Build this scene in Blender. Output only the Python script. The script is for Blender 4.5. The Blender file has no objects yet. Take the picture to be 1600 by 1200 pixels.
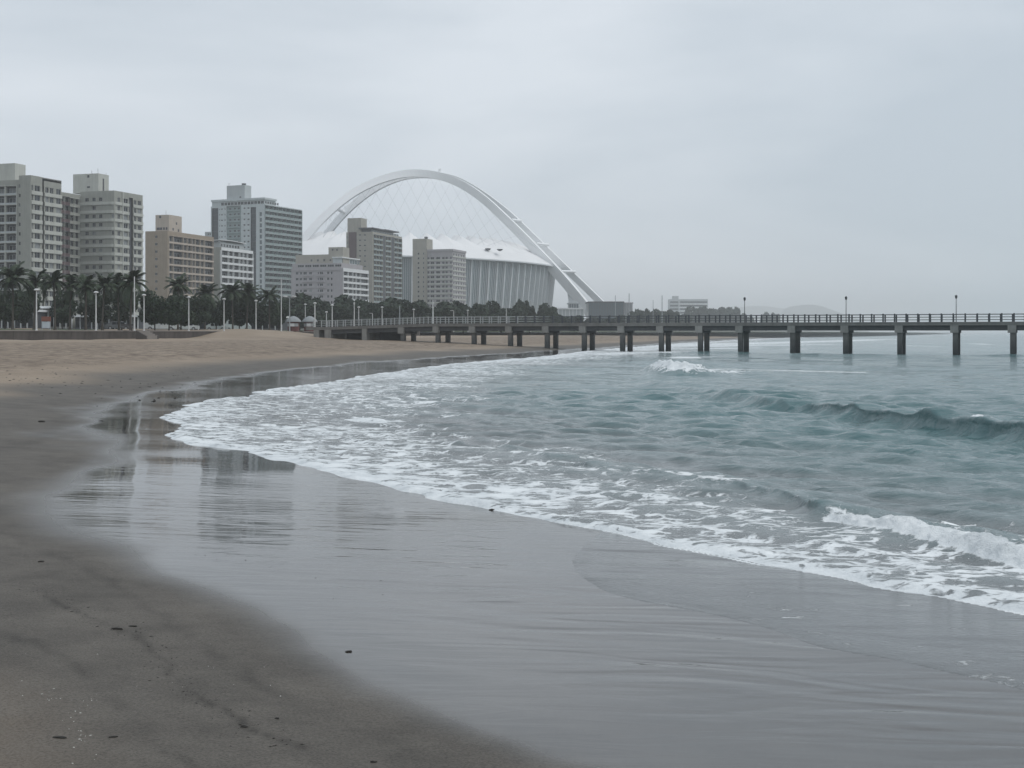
import bpy, bmesh, math, random
import numpy as np
from mathutils import Vector, Matrix

random.seed(7)
RNG = np.random.default_rng(11)
rad = math.radians
scene = bpy.context.scene

# ------------------------------------------------------------------ camera
FPX, HZ, CAMH = 2000.0, 520.0, 3.0      # focal length in px of a 1600 px wide picture, horizon row, eye height
cam_d = bpy.data.cameras.new("camera")
cam = bpy.data.objects.new("camera", cam_d)
scene.collection.objects.link(cam)
cam.location = (0, 0, CAMH)
cam.rotation_euler = (rad(90), 0, 0)
cam_d.sensor_width = 36.0
cam_d.lens = 36.0 * FPX / 1600.0
cam_d.shift_y = -(600.0 - HZ) / 1600.0
cam_d.clip_start = 0.1
cam_d.clip_end = 60000
scene.camera = cam

# ------------------------------------------------------------------ sky, sun, exposure
SUN_EL, SUN_AZ = rad(52), rad(105)      # azimuth clockwise from +Y: the sun stands over the sea
world = bpy.data.worlds.new("World")
scene.world = world
world.use_nodes = True
wn, wl = world.node_tree.nodes, world.node_tree.links
wn.clear()
w_out = wn.new("ShaderNodeOutputWorld")
w_bg = wn.new("ShaderNodeBackground")
w_bg.inputs["Strength"].default_value = 0.1
w_sky = wn.new("ShaderNodeTexSky")
w_sky.sky_type = 'NISHITA'
w_sky.sun_disc = False
w_sky.sun_elevation = SUN_EL
w_sky.sun_rotation = SUN_AZ
w_sky.air_density = 1.0
w_sky.dust_density = 2.0
w_tc = wn.new("ShaderNodeTexCoord")
w_map = wn.new("ShaderNodeMapping")
w_map.inputs["Scale"].default_value = (1.0, 1.0, 3.6)
w_map.inputs["Location"].default_value = (0.35, 0.1, 0.2)
w_no = wn.new("ShaderNodeTexNoise")
w_no.inputs["Scale"].default_value = 1.9
w_no.inputs["Detail"].default_value = 5.0
w_no.inputs["Roughness"].default_value = 0.48
w_no.inputs["Distortion"].default_value = 0.3
w_rmp = wn.new("ShaderNodeValToRGB")
w_rmp.color_ramp.elements[0].position = 0.385
w_rmp.color_ramp.elements[0].color = (5.6, 6.3, 7.0, 1)
w_rmp.color_ramp.elements[1].position = 0.615
w_rmp.color_ramp.elements[1].color = (7.6, 8.15, 8.75, 1)
w_mix = wn.new("ShaderNodeMix")
w_mix.data_type = 'RGBA'
w_mix.inputs["Factor"].default_value = 0.93      # closed cloud deck, a trace of the clear sky behind
wl.new(w_tc.outputs["Generated"], w_map.inputs["Vector"])
wl.new(w_map.outputs["Vector"], w_no.inputs["Vector"])
wl.new(w_no.outputs["Fac"], w_rmp.inputs["Fac"])
wl.new(w_sky.outputs["Color"], w_mix.inputs["A"])
wl.new(w_rmp.outputs["Color"], w_mix.inputs["B"])
wl.new(w_mix.outputs["Result"], w_bg.inputs["Color"])
wl.new(w_bg.outputs["Background"], w_out.inputs["Surface"])

sun_d = bpy.data.lights.new("sun", 'SUN')
sun_d.energy = 1.1
sun_d.angle = rad(30)
sun_d.color = (1.0, 0.97, 0.93)
sun = bpy.data.objects.new("sun", sun_d)
scene.collection.objects.link(sun)
_dir = Vector((math.sin(SUN_AZ) * math.cos(SUN_EL), math.cos(SUN_AZ) * math.cos(SUN_EL), math.sin(SUN_EL)))
sun.rotation_euler = _dir.to_track_quat('Z', 'Y').to_euler()

scene.view_settings.view_transform = 'Standard'
scene.view_settings.look = 'None'
scene.view_settings.exposure = 0.07
scene.view_settings.gamma = 1.0
scene.view_settings.use_curve_mapping = False
scene.render.engine = 'CYCLES'
scene.cycles.use_denoising = True
scene.cycles.max_bounces = 6
scene.cycles.diffuse_bounces = 2
scene.cycles.glossy_bounces = 3
scene.cycles.transmission_bounces = 3
scene.cycles.volume_bounces = 1
scene.cycles.caustics_reflective = False
scene.cycles.caustics_refractive = False

# ------------------------------------------------------------------ helpers
COL = scene.collection

def at(px, py, Y):
    """world point seen at photo pixel (px, py) at distance Y"""
    return Vector(((px - 800.0) / FPX * Y, Y, CAMH + (HZ - py) / FPX * Y))

def atz(px, py, z):
    Y = (CAMH - z) * FPX / (py - HZ)
    return ((px - 800.0) / FPX * Y, Y)

def empty(name, loc=(0, 0, 0), rz=0.0):
    o = bpy.data.objects.new(name, None)
    COL.objects.link(o)
    o.location = loc
    o.rotation_euler = (0, 0, rz)
    o.empty_display_size = 0.2
    return o

def tag(o, label=None, cat=None, group=None, kind=None):
    if label: o["label"] = label
    if cat: o["category"] = cat
    if group: o["group"] = group
    if kind: o["kind"] = kind
    return o

def link(name, mesh, parent=None, loc=(0, 0, 0), rot=(0, 0, 0), scale=(1, 1, 1)):
    o = bpy.data.objects.new(name, mesh)
    COL.objects.link(o)
    if parent is not None: o.parent = parent
    o.location = loc
    o.rotation_euler = rot
    o.scale = scale
    return o

def copy_tree(o, parent=None):
    c = o.copy()
    COL.objects.link(c)
    c.parent = parent
    for ch in list(o.children):
        copy_tree(ch, c)
    return c

class MB:
    """collects faces into one mesh; each face carries a material slot"""
    def __init__(s):
        s.v, s.f, s.m = [], [], []
    def quad(s, a, b, c, d, m=0):
        n = len(s.v)
        s.v += [tuple(a), tuple(b), tuple(c), tuple(d)]
        s.f.append((n, n + 1, n + 2, n + 3)); s.m.append(m)
    def poly(s, pts, m=0):
        n = len(s.v)
        s.v += [tuple(p) for p in pts]
        s.f.append(tuple(range(n, n + len(pts)))); s.m.append(m)
    def box(s, x0, x1, y0, y1, z0, z1, m=0):
        n = len(s.v)
        s.v += [(x0, y0, z0), (x1, y0, z0), (x1, y1, z0), (x0, y1, z0), (x0, y0, z1), (x1, y0, z1), (x1, y1, z1), (x0, y1, z1)]
        for f in ((0, 3, 2, 1), (4, 5, 6, 7), (0, 1, 5, 4), (1, 2, 6, 5), (2, 3, 7, 6), (3, 0, 4, 7)):
            s.f.append(tuple(n + i for i in f)); s.m.append(m)
    def ring_sweep(s, rings, m=0, cap=True, closed=True):
        n0 = len(s.v); k = len(rings[0])
        for r in rings: s.v += [tuple(p) for p in r]
        for i in range(len(rings) - 1):
            for j in range(k if closed else k - 1):
                a = n0 + i * k + j; b = n0 + i * k + (j + 1) % k
                s.f.append((a, b, b + k, a + k)); s.m.append(m)
        if cap:
            s.f.append(tuple(n0 + j for j in reversed(range(k)))); s.m.append(m)
            e = n0 + (len(rings) - 1) * k
            s.f.append(tuple(e + j for j in range(k))); s.m.append(m)
    def tube(s, pts, radii, k=8, m=0, cap=True):
        pts = [Vector(p) for p in pts]
        if not hasattr(radii, '__len__'): radii = [radii] * len(pts)
        rings = []
        for i, p in enumerate(pts):
            t = (pts[min(i + 1, len(pts) - 1)] - pts[max(i - 1, 0)]).normalized()
            up = Vector((0, 0, 1)) if abs(t.z) < 0.9 else Vector((1, 0, 0))
            a = t.cross(up).normalized(); b = a.cross(t).normalized()
            rings.append([p + (a * math.cos(2 * math.pi * j / k) + b * math.sin(2 * math.pi * j / k)) * radii[i] for j in range(k)])
        s.ring_sweep(rings, m, cap)
    def lathe(s, prof, k=12, c=(0, 0, 0), m=0):
        rings = [[(c[0] + r * math.cos(2 * math.pi * j / k), c[1] + r * math.sin(2 * math.pi * j / k), c[2] + z) for j in range(k)] for r, z in prof]
        s.ring_sweep(rings, m, True)
    def mesh(s, name, mats, smooth=False):
        me = bpy.data.meshes.new(name)
        me.from_pydata(s.v, [], s.f)
        for mt in (mats if isinstance(mats, (list, tuple)) else [mats]): me.materials.append(mt)
        me.polygons.foreach_set("material_index", s.m)
        if smooth: me.polygons.foreach_set("use_smooth", [True] * len(s.f))
        me.update()
        return me
    def build(s, name, mats, parent=None, loc=(0, 0, 0), rot=(0, 0, 0), smooth=False):
        return link(name, s.mesh(name, mats, smooth), parent, loc, rot)

# ------------------------------------------------------------------ numpy noise and curve distances
def _hash(ix, iy, seed):
    h = (ix.astype(np.int64) * 374761393 + iy.astype(np.int64) * 668265263 + seed * 1442695041) & 0xFFFFFFFF
    h = ((h ^ (h >> 13)) * 1274126177) & 0xFFFFFFFF
    return ((h ^ (h >> 16)) & 0xFFFF) / 65535.0

def vnoise(x, y, seed=0):
    ix, iy = np.floor(x), np.floor(y)
    fx, fy = x - ix, y - iy
    ux, uy = fx * fx * fx * (fx * (fx * 6 - 15) + 10), fy * fy * fy * (fy * (fy * 6 - 15) + 10)
    a, b = _hash(ix, iy, seed), _hash(ix + 1, iy, seed)
    c, d = _hash(ix, iy + 1, seed), _hash(ix + 1, iy + 1, seed)
    return (a + (b - a) * ux) * (1 - uy) + (c + (d - c) * ux) * uy

def fbm(x, y, o=4, seed=0, gain=0.5):
    t, a, n = 0.0, 1.0, 0.0
    for i in range(o):
        t = t + a * (vnoise(x, y, seed + i * 17) - 0.5)
        n += a; a *= gain
        x, y = x * 1.93 + y * 0.61 + 3.1, y * 1.93 - x * 0.61 - 7.7
    return t / n * 2.0

def sstep(a, b, x):
    t = np.clip((x - a) / (b - a), 0, 1)
    return t * t * (3 - 2 * t)

def chaikin(P, n=2):
    P = np.asarray(P, float)
    for _ in range(n):
        Q = np.empty((2 * len(P) - 2, P.shape[1]))
        Q[0::2] = P[:-1] * 0.75 + P[1:] * 0.25
        Q[1::2] = P[:-1] * 0.25 + P[1:] * 0.75
        P = np.vstack([P[:1], Q, P[-1:]])
    return P

def curve_dist(x, y, P):
    """distance, sign (+ on the right of the walking direction) and running index along polyline P"""
    best = np.full(x.shape, 1e18); sgn = np.ones(x.shape); par = np.zeros(x.shape)
    for i in range(len(P) - 1):
        ax, ay = P[i, 0], P[i, 1]; dx, dy = P[i + 1, 0] - ax, P[i + 1, 1] - ay
        L2 = dx * dx + dy * dy + 1e-12
        t = np.clip(((x - ax) * dx + (y - ay) * dy) / L2, 0, 1)
        ex, ey = x - ax - t * dx, y - ay - t * dy
        d2 = ex * ex + ey * ey
        m = d2 < best
        best = np.where(m, d2, best)
        cr = dx * (y - ay) - dy * (x - ax)
        sgn = np.where(m, np.where(cr > 0, -1.0, 1.0), sgn)
        par = np.where(m, i + t, par)
    return np.sqrt(best), sgn, par

# ------------------------------------------------------------------ materials
MATS = {}
def mat_base(name):
    m = bpy.data.materials.new(name)
    m.use_nodes = True
    nt = m.node_tree
    return m, nt, nt.nodes["Principled BSDF"]

def N(nt, t, **kw):
    n = nt.nodes.new(t)
    for k, v in kw.items():
        if k in n.inputs: n.inputs[k].default_value = v
        else: setattr(n, k, v)
    return n

def ramp(nt, fac, stops):
    r = nt.nodes.new("ShaderNodeValToRGB")
    e = r.color_ramp.elements
    while len(e) > 1: e.remove(e[-1])
    e[0].position, e[0].color = stops[0][0], (*stops[0][1], 1)
    for p, c in stops[1:]:
        k = e.new(p); k.color = (*c, 1)
    nt.links.new(fac, r.inputs["Fac"])
    return r.outputs["Color"]

def paint(name, col, rough=0.75, var=0.16, scale=0.35, streak=True, bump=0.0, spec=0.3):
    """painted or bare mineral surface with blotches and vertical run-off streaks"""
    if name in MATS: return MATS[name]
    m, nt, b = mat_base(name)
    L = nt.links
    tc = N(nt, "ShaderNodeTexCoord")
    n1 = N(nt, "ShaderNodeTexNoise", Scale=scale, Detail=5.0, Roughness=0.6)
    L.new(tc.outputs["Object"], n1.inputs["Vector"])
    mp = N(nt, "ShaderNodeMapping"); mp.inputs["Scale"].default_value = (1.6, 1.6, 0.09)
    L.new(tc.outputs["Object"], mp.inputs["Vector"])
    n2 = N(nt, "ShaderNodeTexNoise", Scale=1.0, Detail=4.0, Roughness=0.65)
    L.new(mp.outputs["Vector"], n2.inputs["Vector"])
    mx = N(nt, "ShaderNodeMath", operation='ADD')
    L.new(n1.outputs["Fac"], mx.inputs[0])
    if streak: L.new(n2.outputs["Fac"], mx.inputs[1])
    else: mx.inputs[1].default_value = 0.5
    hv = N(nt, "ShaderNodeMath", operation='MULTIPLY'); hv.inputs[1].default_value = 0.5
    L.new(mx.outputs[0], hv.inputs[0])
    lo = tuple(c * (1 - var * 1.5) for c in col); hi = tuple(min(1, c * (1 + var)) for c in col)
    L.new(ramp(nt, hv.outputs[0], [(0.3, lo), (0.5, col), (0.7, hi)]), b.inputs["Base Color"])
    b.inputs["Roughness"].default_value = rough
    b.inputs["Specular IOR Level"].default_value = spec
    if bump > 0:
        bp = N(nt, "ShaderNodeBump", Strength=bump, Distance=0.05)
        n3 = N(nt, "ShaderNodeTexNoise", Scale=scale * 12, Detail=4.0)
        L.new(tc.outputs["Object"], n3.inputs["Vector"])
        L.new(n3.outputs["Fac"], bp.inputs["Height"]); L.new(bp.outputs["Normal"], b.inputs["Normal"])
    MATS[name] = m
    return m

def flat(name, col, rough=0.5, spec=0.5, metal=0.0):
    if name in MATS: return MATS[name]
    m, nt, b = mat_base(name)
    tc = N(nt, "ShaderNodeTexCoord"); n1 = N(nt, "ShaderNodeTexNoise", Scale=1.3, Detail=3.0)
    nt.links.new(tc.outputs["Object"], n1.inputs["Vector"])
    nt.links.new(ramp(nt, n1.outputs["Fac"], [(0.35, tuple(c * 0.88 for c in col)), (0.65, tuple(min(1, c * 1.08) for c in col))]), b.inputs["Base Color"])
    b.inputs["Roughness"].default_value = rough
    b.inputs["Specular IOR Level"].default_value = spec
    b.inputs["Metallic"].default_value = metal
    MATS[name] = m
    return m

GLASS = [flat("glass_dark", (0.010, 0.014, 0.019), 0.12, 0.35), flat("glass_mid", (0.030, 0.040, 0.050), 0.15, 0.35),
         flat("glass_curtain", (0.20, 0.215, 0.22), 0.35, 0.5), flat("glass_teal", (0.05, 0.09, 0.10), 0.15, 0.6)]
FRAME = flat("window_frame_paint", (0.50, 0.51, 0.51), 0.5)

# ------------------------------------------------------------------ beach: heights follow the distance from the wet-sand edge
_film_px = [(1300, 523), (1200, 527), (1080, 533.5), (1000, 539), (930, 543.5), (870, 548), (800, 552), (700, 558), (560, 567), (462, 576), (415, 582), (331, 593), (300, 602), (231, 613), (187, 624), (145, 636),
            (132, 660), (110, 682), (122, 712), (122, 738), (94, 750), (72, 769), (62, 790), (75, 815), (101, 834), (180, 858), (232, 890), (270, 916), (337, 950), (394, 984), (431, 1017),
            (487, 1051), (562, 1089), (600, 1104), (700, 1142), (800, 1177), (860, 1200)]
_fw = [atz(x, y, 0.45) for x, y in _film_px]
FILM = np.array([(3600.0, 9500.0), (1500.0, 4600.0)] + _fw + [(2.2, 6.2), (6.5, 2.5), (14.0, -4.0), (40.0, -30.0), (400.0, -500.0), (5000, -7000)])
FILM = chaikin(FILM, 2)
# edge of the promenade (top of the sea wall), walking away from the camera
WALL = np.array([(-420, -1300), (-140.0, -180.0), (-80.0, 50.0), (-57.2, 150.0), (-43.4, 212.0), (-37.0, 262.0), (-22.0, 335.0), (8.0, 420.0), (58.0, 520.0), (150.0, 720.0), (430.0, 1400.0), (1150.0, 3400.0), (2900.0, 8400.0)])
PROM_Z = 3.28

def sand_h(x, y):
    dist, sg, _ = curve_dist(x, y, FILM)
    s = dist * sg
    z = np.where(s > 0, 0.45 + 2.05 * (1 - np.exp(-np.maximum(s, 0) * 0.030)) * 1.06, 0.45 + 0.034 * s)
    z = np.where(s < -14, -0.026 + 0.055 * (s + 14), z)
    z = np.maximum(z, -3.0)
    # blown sand heaped against the wall where the pier starts
    w, wsg, par = curve_dist(x, y, WALL)
    along = np.exp(-((y - 213) / 17.0) ** 4)
    z = z + along * np.clip(3.55 + 0.10 * np.sin(x * 0.35 + y * .2) - z, 0, 2) * np.exp(-(np.maximum(w * wsg, 0) / 9.0) ** 2) * (s > 0)
    dry = sstep(4, 9, s)
    r = np.hypot(x, y)
    z = z + dry * 0.13 * fbm(x * 0.16, y * 0.16, 3, 5) + dry * 0.05 * fbm(x * 0.8, y * 0.8, 2, 9) * np.clip(1.4 - r / 160, 0, 1)
    z = z + 0.018 * fbm(x * 0.33, y * 0.33, 2, 21) * sstep(-12, -1, s) * np.clip(1.3 - r / 60, 0, 1)
    # low ripple marks left by the back-wash
    rip = np.sin((x * 0.62 + y * 1.0) * 7.0 + 3.2 * fbm(x * 0.4, y * 0.4, 2, 31)) * sstep(-0.15, 0.4, fbm(x * 0.24 + 4, y * 0.24, 2, 41))
    z = z + 0.0035 * rip * sstep(-7, -3, s) * (1 - sstep(-1.5, 0, s)) * np.clip(1 - r / 32, 0, 1)
    return z, s

def unproj(pts, lift=0.0):
    P = np.array(pts, float)
    z = np.full(len(P), 0.3)
    for _ in range(8):
        Y = (CAMH - z) * FPX / (P[:, 1] - HZ); X = (P[:, 0] - 800) / FPX * Y
        z = np.clip(sand_h(X, Y)[0], -0.02, 2.4) + lift
    return np.stack([X, Y], 1)

def fan(angles, radii):
    A, R = np.meshgrid(np.radians(angles), radii)
    return R * np.sin(A), R * np.cos(A)

def grid_mesh(name, X, Y, Z, keep=None, attrs=None, mat=None):
    nr, na = X.shape
    idx = np.arange(nr * na).reshape(nr, na)
    q = np.stack([idx[:-1, :-1], idx[:-1, 1:], idx[1:, 1:], idx[1:, :-1]], -1).reshape(-1, 4)[:, ::-1]
    if keep is not None:
        k = keep.reshape(-1)
        q = q[k[q].any(1)]
    used = np.unique(q)
    remap = np.full(nr * na, -1); remap[used] = np.arange(len(used))
    q = remap[q]
    co = np.stack([X, Y, Z], -1).reshape(-1, 3)[used]
    me = bpy.data.meshes.new(name)
    me.vertices.add(len(co)); me.vertices.foreach_set("co", co.astype(np.float32).ravel())
    me.loops.add(q.size); me.loops.foreach_set("vertex_index", q.astype(np.int32).ravel())
    me.polygons.add(len(q)); me.polygons.foreach_set("loop_start", np.arange(0, q.size, 4, dtype=np.int32))
    try: me.polygons.foreach_set("loop_total", np.full(len(q), 4, dtype=np.int32))
    except Exception: pass
    me.update(calc_edges=True); me.validate()
    me.polygons.foreach_set("use_smooth", [True] * len(me.polygons))
    for k, v in (attrs or {}).items():
        a = me.attributes.new(k, 'FLOAT', 'POINT')
        a.data.foreach_set("value", v.reshape(-1)[used].astype(np.float32))
    me.materials.append(mat)
    me.update()
    return me

# ---- sand material: colour from how wet the sand is, gloss where a film of water stands on it
def sand_material():
    m, nt, b = mat_base("beach_sand")
    L = nt.links
    geo = N(nt, "ShaderNodeNewGeometry")
    film = N(nt, "ShaderNodeAttribute", attribute_name="film"); damp = N(nt, "ShaderNodeAttribute", attribute_name="damp")
    trod = N(nt, "ShaderNodeAttribute", attribute_name="trod")
    n1 = N(nt, "ShaderNodeTexNoise", Scale=0.12, Detail=6.0, Roughness=0.6); L.new(geo.outputs["Position"], n1.inputs["Vector"])
    n2 = N(nt, "ShaderNodeTexNoise", Scale=1.1, Detail=8.0, Roughness=0.68); L.new(geo.outputs["Position"], n2.inputs["Vector"])
    n3 = N(nt, "ShaderNodeTexNoise", Scale=55.0, Detail=3.0, Roughness=0.7); L.new(geo.outputs["Position"], n3.inputs["Vector"])
    dry = ramp(nt, n1.outputs["Fac"], [(0.3, (0.245, 0.193, 0.143)), (0.52, (0.305, 0.242, 0.18)), (0.72, (0.35, 0.285, 0.218))])
    # trampled, litter-darkened zone
    tf = N(nt, "ShaderNodeMath", operation='MULTIPLY'); L.new(trod.outputs["Fac"], tf.inputs[0])
    tn = ramp(nt, n2.outputs["Fac"], [(0.42, (0, 0, 0)), (0.60, (1, 1, 1))]); L.new(tn, tf.inputs[1])
    mt = N(nt, "ShaderNodeMix", data_type='RGBA'); L.new(tf.outputs[0], mt.inputs["Factor"]); L.new(dry, mt.inputs["A"]); mt.inputs["B"].default_value = (0.125, 0.092, 0.066, 1)
    wet = ramp(nt, n2.outputs["Fac"], [(0.28, (0.084, 0.077, 0.068)), (0.5, (0.124, 0.113, 0.099)), (0.72, (0.160, 0.146, 0.127))])
    dn = N(nt, "ShaderNodeMath", operation='MULTIPLY_ADD'); L.new(n2.outputs["Fac"], dn.inputs[0]); dn.inputs[1].default_value = 0.7; dn.inputs[2].default_value = -0.35
    dsum = N(nt, "ShaderNodeMath", operation='ADD', use_clamp=True); L.new(damp.outputs["Fac"], dsum.inputs[0])
    dz = N(nt, "ShaderNodeMath", operation='MULTIPLY'); L.new(dn.outputs[0], dz.inputs[0])
    inv = N(nt, "ShaderNodeMath", operation='SUBTRACT'); inv.inputs[0].default_value = 1.0; L.new(damp.outputs["Fac"], inv.inputs[1])
    di = N(nt, "ShaderNodeMath", operation='MULTIPLY'); L.new(inv.outputs[0], di.inputs[0]); L.new(damp.outputs["Fac"], di.inputs[1])
    d4 = N(nt, "ShaderNodeMath", operation='MULTIPLY'); L.new(di.outputs[0], d4.inputs[0]); d4.inputs[1].default_value = 4.0
    L.new(d4.outputs[0], dz.inputs[1]); L.new(dz.outputs[0], dsum.inputs[1])
    mw = N(nt, "ShaderNodeMix", data_type='RGBA'); L.new(dsum.outputs[0], mw.inputs["Factor"]); L.new(mt.outputs["Result"], mw.inputs["A"]); L.new(wet, mw.inputs["B"])
    gr = N(nt, "ShaderNodeMix", data_type='RGBA', blend_type='MULTIPLY'); gr.inputs["Factor"].default_value = 0.75
    L.new(mw.outputs["Result"], gr.inputs["A"]); L.new(ramp(nt, n3.outputs["Fac"], [(0.32, (0.45, 0.45, 0.45)), (0.58, (1.12, 1.12, 1.12))]), gr.inputs["B"])
    # drift lines stain the sand; sand under standing water is saturated and darker
    wa = N(nt, "ShaderNodeAttribute", attribute_name="wash")
    dk = N(nt, "ShaderNodeMath", operation='MULTIPLY_ADD', use_clamp=True); L.new(wa.outputs["Fac"], dk.inputs[0]); dk.inputs[1].default_value = -0.45; dk.inputs[2].default_value = 1.0
    dk2 = N(nt, "ShaderNodeMath", operation='MULTIPLY_ADD', use_clamp=True); L.new(film.outputs["Fac"], dk2.inputs[0]); dk2.inputs[1].default_value = -0.62; dk2.inputs[2].default_value = 1.0
    dk3 = N(nt, "ShaderNodeMath", operation='MULTIPLY'); L.new(dk.outputs[0], dk3.inputs[0]); L.new(dk2.outputs[0], dk3.inputs[1])
    sc_ = N(nt, "ShaderNodeVectorMath", operation='SCALE'); L.new(gr.outputs["Result"], sc_.inputs[0]); L.new(dk3.outputs[0], sc_.inputs["Scale"])
    L.new(sc_.outputs["Vector"], b.inputs["Base Color"])
    # gloss
    rr = N(nt, "ShaderNodeMapRange"); L.new(film.outputs["Fac"], rr.inputs["Value"])
    rr.inputs["From Min"].default_value = 0.0; rr.inputs["From Max"].default_value = 1.0; rr.inputs["To Min"].default_value = 0.62; rr.inputs["To Max"].default_value = 0.022
    L.new(rr.outputs["Result"], b.inputs["Roughness"])
    sp = N(nt, "ShaderNodeMapRange"); L.new(film.outputs["Fac"], sp.inputs["Value"]); sp.inputs["To Min"].default_value = 0.10; sp.inputs["To Max"].default_value = 0.72
    L.new(sp.outputs["Result"], b.inputs["Specular IOR Level"])
    # relief: grains on the dry and damp sand, faint long ripples on the film
    mp = N(nt, "ShaderNodeMapping"); mp.inputs["Rotation"].default_value = (0, 0, rad(-12)); mp.inputs["Scale"].default_value = (0.55, 2.3, 1)
    L.new(geo.outputs["Position"], mp.inputs["Vector"])
    r1 = N(nt, "ShaderNodeTexNoise", Scale=1.5, Detail=4.0, Roughness=0.55, Distortion=0.5); L.new(mp.outputs["Vector"], r1.inputs["Vector"])
    mpb = N(nt, "ShaderNodeMapping"); mpb.inputs["Rotation"].default_value = (0, 0, rad(13)); mpb.inputs["Scale"].default_value = (0.55, 2.1, 1)
    L.new(geo.outputs["Position"], mpb.inputs["Vector"])
    bands = N(nt, "ShaderNodeTexNoise", Scale=1.0, Detail=1.5, Roughness=0.35, Distortion=1.4); L.new(mpb.outputs["Vector"], bands.inputs["Vector"])
    rb = N(nt, "ShaderNodeAttribute", attribute_name="bandmask")
    bb = N(nt, "ShaderNodeBump", Distance=0.045); L.new(rb.outputs["Fac"], bb.inputs["Strength"]); L.new(bands.outputs["Fac"], bb.inputs["Height"])
    bf = N(nt, "ShaderNodeBump", Distance=0.02); L.new(bb.outputs["Normal"], bf.inputs["Normal"]); L.new(r1.outputs["Fac"], bf.inputs["Height"])
    rip = N(nt, "ShaderNodeAttribute", attribute_name="ripple"); L.new(rip.outputs["Fac"], bf.inputs["Strength"])
    iv = N(nt, "ShaderNodeMath", operation='SUBTRACT', use_clamp=True); iv.inputs[0].default_value = 0.7; L.new(film.outputs["Fac"], iv.inputs[1])
    bg = N(nt, "ShaderNodeBump", Distance=0.035); L.new(iv.outputs[0], bg.inputs["Strength"])
    n5 = N(nt, "ShaderNodeTexNoise", Scale=7.0, Detail=8.0, Roughness=0.78); L.new(geo.outputs["Position"], n5.inputs["Vector"])
    L.new(n5.outputs["Fac"], bg.inputs["Height"]); L.new(bf.outputs["Normal"], bg.inputs["Normal"])
    L.new(bg.outputs["Normal"], b.inputs["Normal"])
    return m

ang_in = np.linspace(-25, 25, 460)
ang_out = np.concatenate([np.linspace(-180, -27, 46), ang_in, np.linspace(27, 180, 46)])
rings = np.concatenate([[0.05, 1.0, 2.0, 3.0], np.geomspace(4.0, 9000, 520)])
X, Y = fan(ang_out, rings)
Z, S = sand_h(X.ravel(), Y.ravel()); Z = Z.reshape(X.shape); S = S.reshape(X.shape)
R = np.hypot(X, Y)
jag = (1.1 * fbm(X * 0.22, Y * 0.10, 3, 3) + 0.42 * fbm(X * 0.8, Y * 0.5, 3, 13)) * np.clip(R / 24, 0.3, 1.4)
FILMA = 1 - sstep(-0.9, 0.5, (S + jag - 0.45 * sstep(12, 25, R)) / np.clip(R / 17, 0.45, 1.2))
FILMA = FILMA * (1 - 0.09 * sstep(28, 60, R)) * (0.90 + 0.10 * sstep(-0.4, 0.3, fbm(X * 0.5, Y * 0.5, 2, 77)))
WID = np.clip(3.0 + R * 0.035, 3, 6.5)
DAMP = 1 - sstep(0.55, 1.5, (S + 1.4 * fbm(X * 0.15, Y * 0.15, 3, 51)) / WID)
TROD = sstep(7, 13, S) * (1 - sstep(36, 46, S)) * np.clip((R - 25) / 30, 0, 1)
RIPL = 0.05 + 0.16 * sstep(10, 26, R) + 0.30 * sstep(0.0, 0.35, fbm(X * 0.12 + 9, Y * 0.12, 2, 63)) * np.clip(R / 22, 0.3, 1)
RIPL = RIPL * np.clip(60 / np.maximum(R, 1), 0, 1)
BANDM = sstep(-0.25, 0.35, fbm(X * 0.16 + 2, Y * 0.13, 2, 83)) * sstep(-8.5, -5, S) * (1 - sstep(-2.6, -0.8, S)) * np.clip(1.35 - R / 16, 0, 1)
BANDM = 0.62 * BANDM
BANDM = np.maximum(BANDM, 0.22 * sstep(0.05, 0.35, fbm(X * 0.2, Y * 0.2 + 5, 2, 84)) * (1 - sstep(-1.0, 0.2, S)) * np.clip(1.4 - R / 24, 0, 1))
def wash(pts, w, seed):
    P = chaikin(unproj(pts), 2)
    k = (X > P[:, 0].min() - 2) & (X < P[:, 0].max() + 2) & (Y > P[:, 1].min() - 2) & (Y < P[:, 1].max() + 2)
    o = np.zeros(X.shape); xx, yy = X[k], Y[k]
    dd, _, _ = curve_dist(xx + 0.10 * fbm(xx * 3, yy * 3, 3, seed), yy + 0.10 * fbm(xx * 3, yy * 3, 3, seed + 5), P)
    o[k] = np.exp(-(dd / w) ** 2) * np.clip(0.7 + 1.2 * fbm(xx * 2.1, yy * 2.1, 3, seed + 9), 0, 1)
    return o
WASH = np.maximum.reduce([wash([(60, 920), (100, 945), (150, 970), (215, 990), (255, 1030), (270, 1060), (310, 1095), (370, 1125), (470, 1170)], 0.035, 1), wash([(0, 985), (90, 1020), (170, 1075), (230, 1150), (300, 1200)], 0.05, 2) * 0.6,
                          wash([(0, 700), (60, 690), (100, 650), (200, 608), (330, 582)], 0.30, 3) * 0.5, wash([(0, 830), (40, 850), (140, 890), (230, 950), (330, 1010), (420, 1080), (520, 1120)], 0.07, 4) * 0.55])
sand_me = grid_mesh("beach", X, Y, Z, None, {"wash": WASH, "bandmask": BANDM, "film": FILMA, "damp": DAMP, "trod": TROD, "ripple": RIPL}, sand_material())
beach = link("beach", sand_me)
tag(beach, "curving sandy beach, dry and tan inland and glossy wet by the surf", kind="structure")

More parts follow.
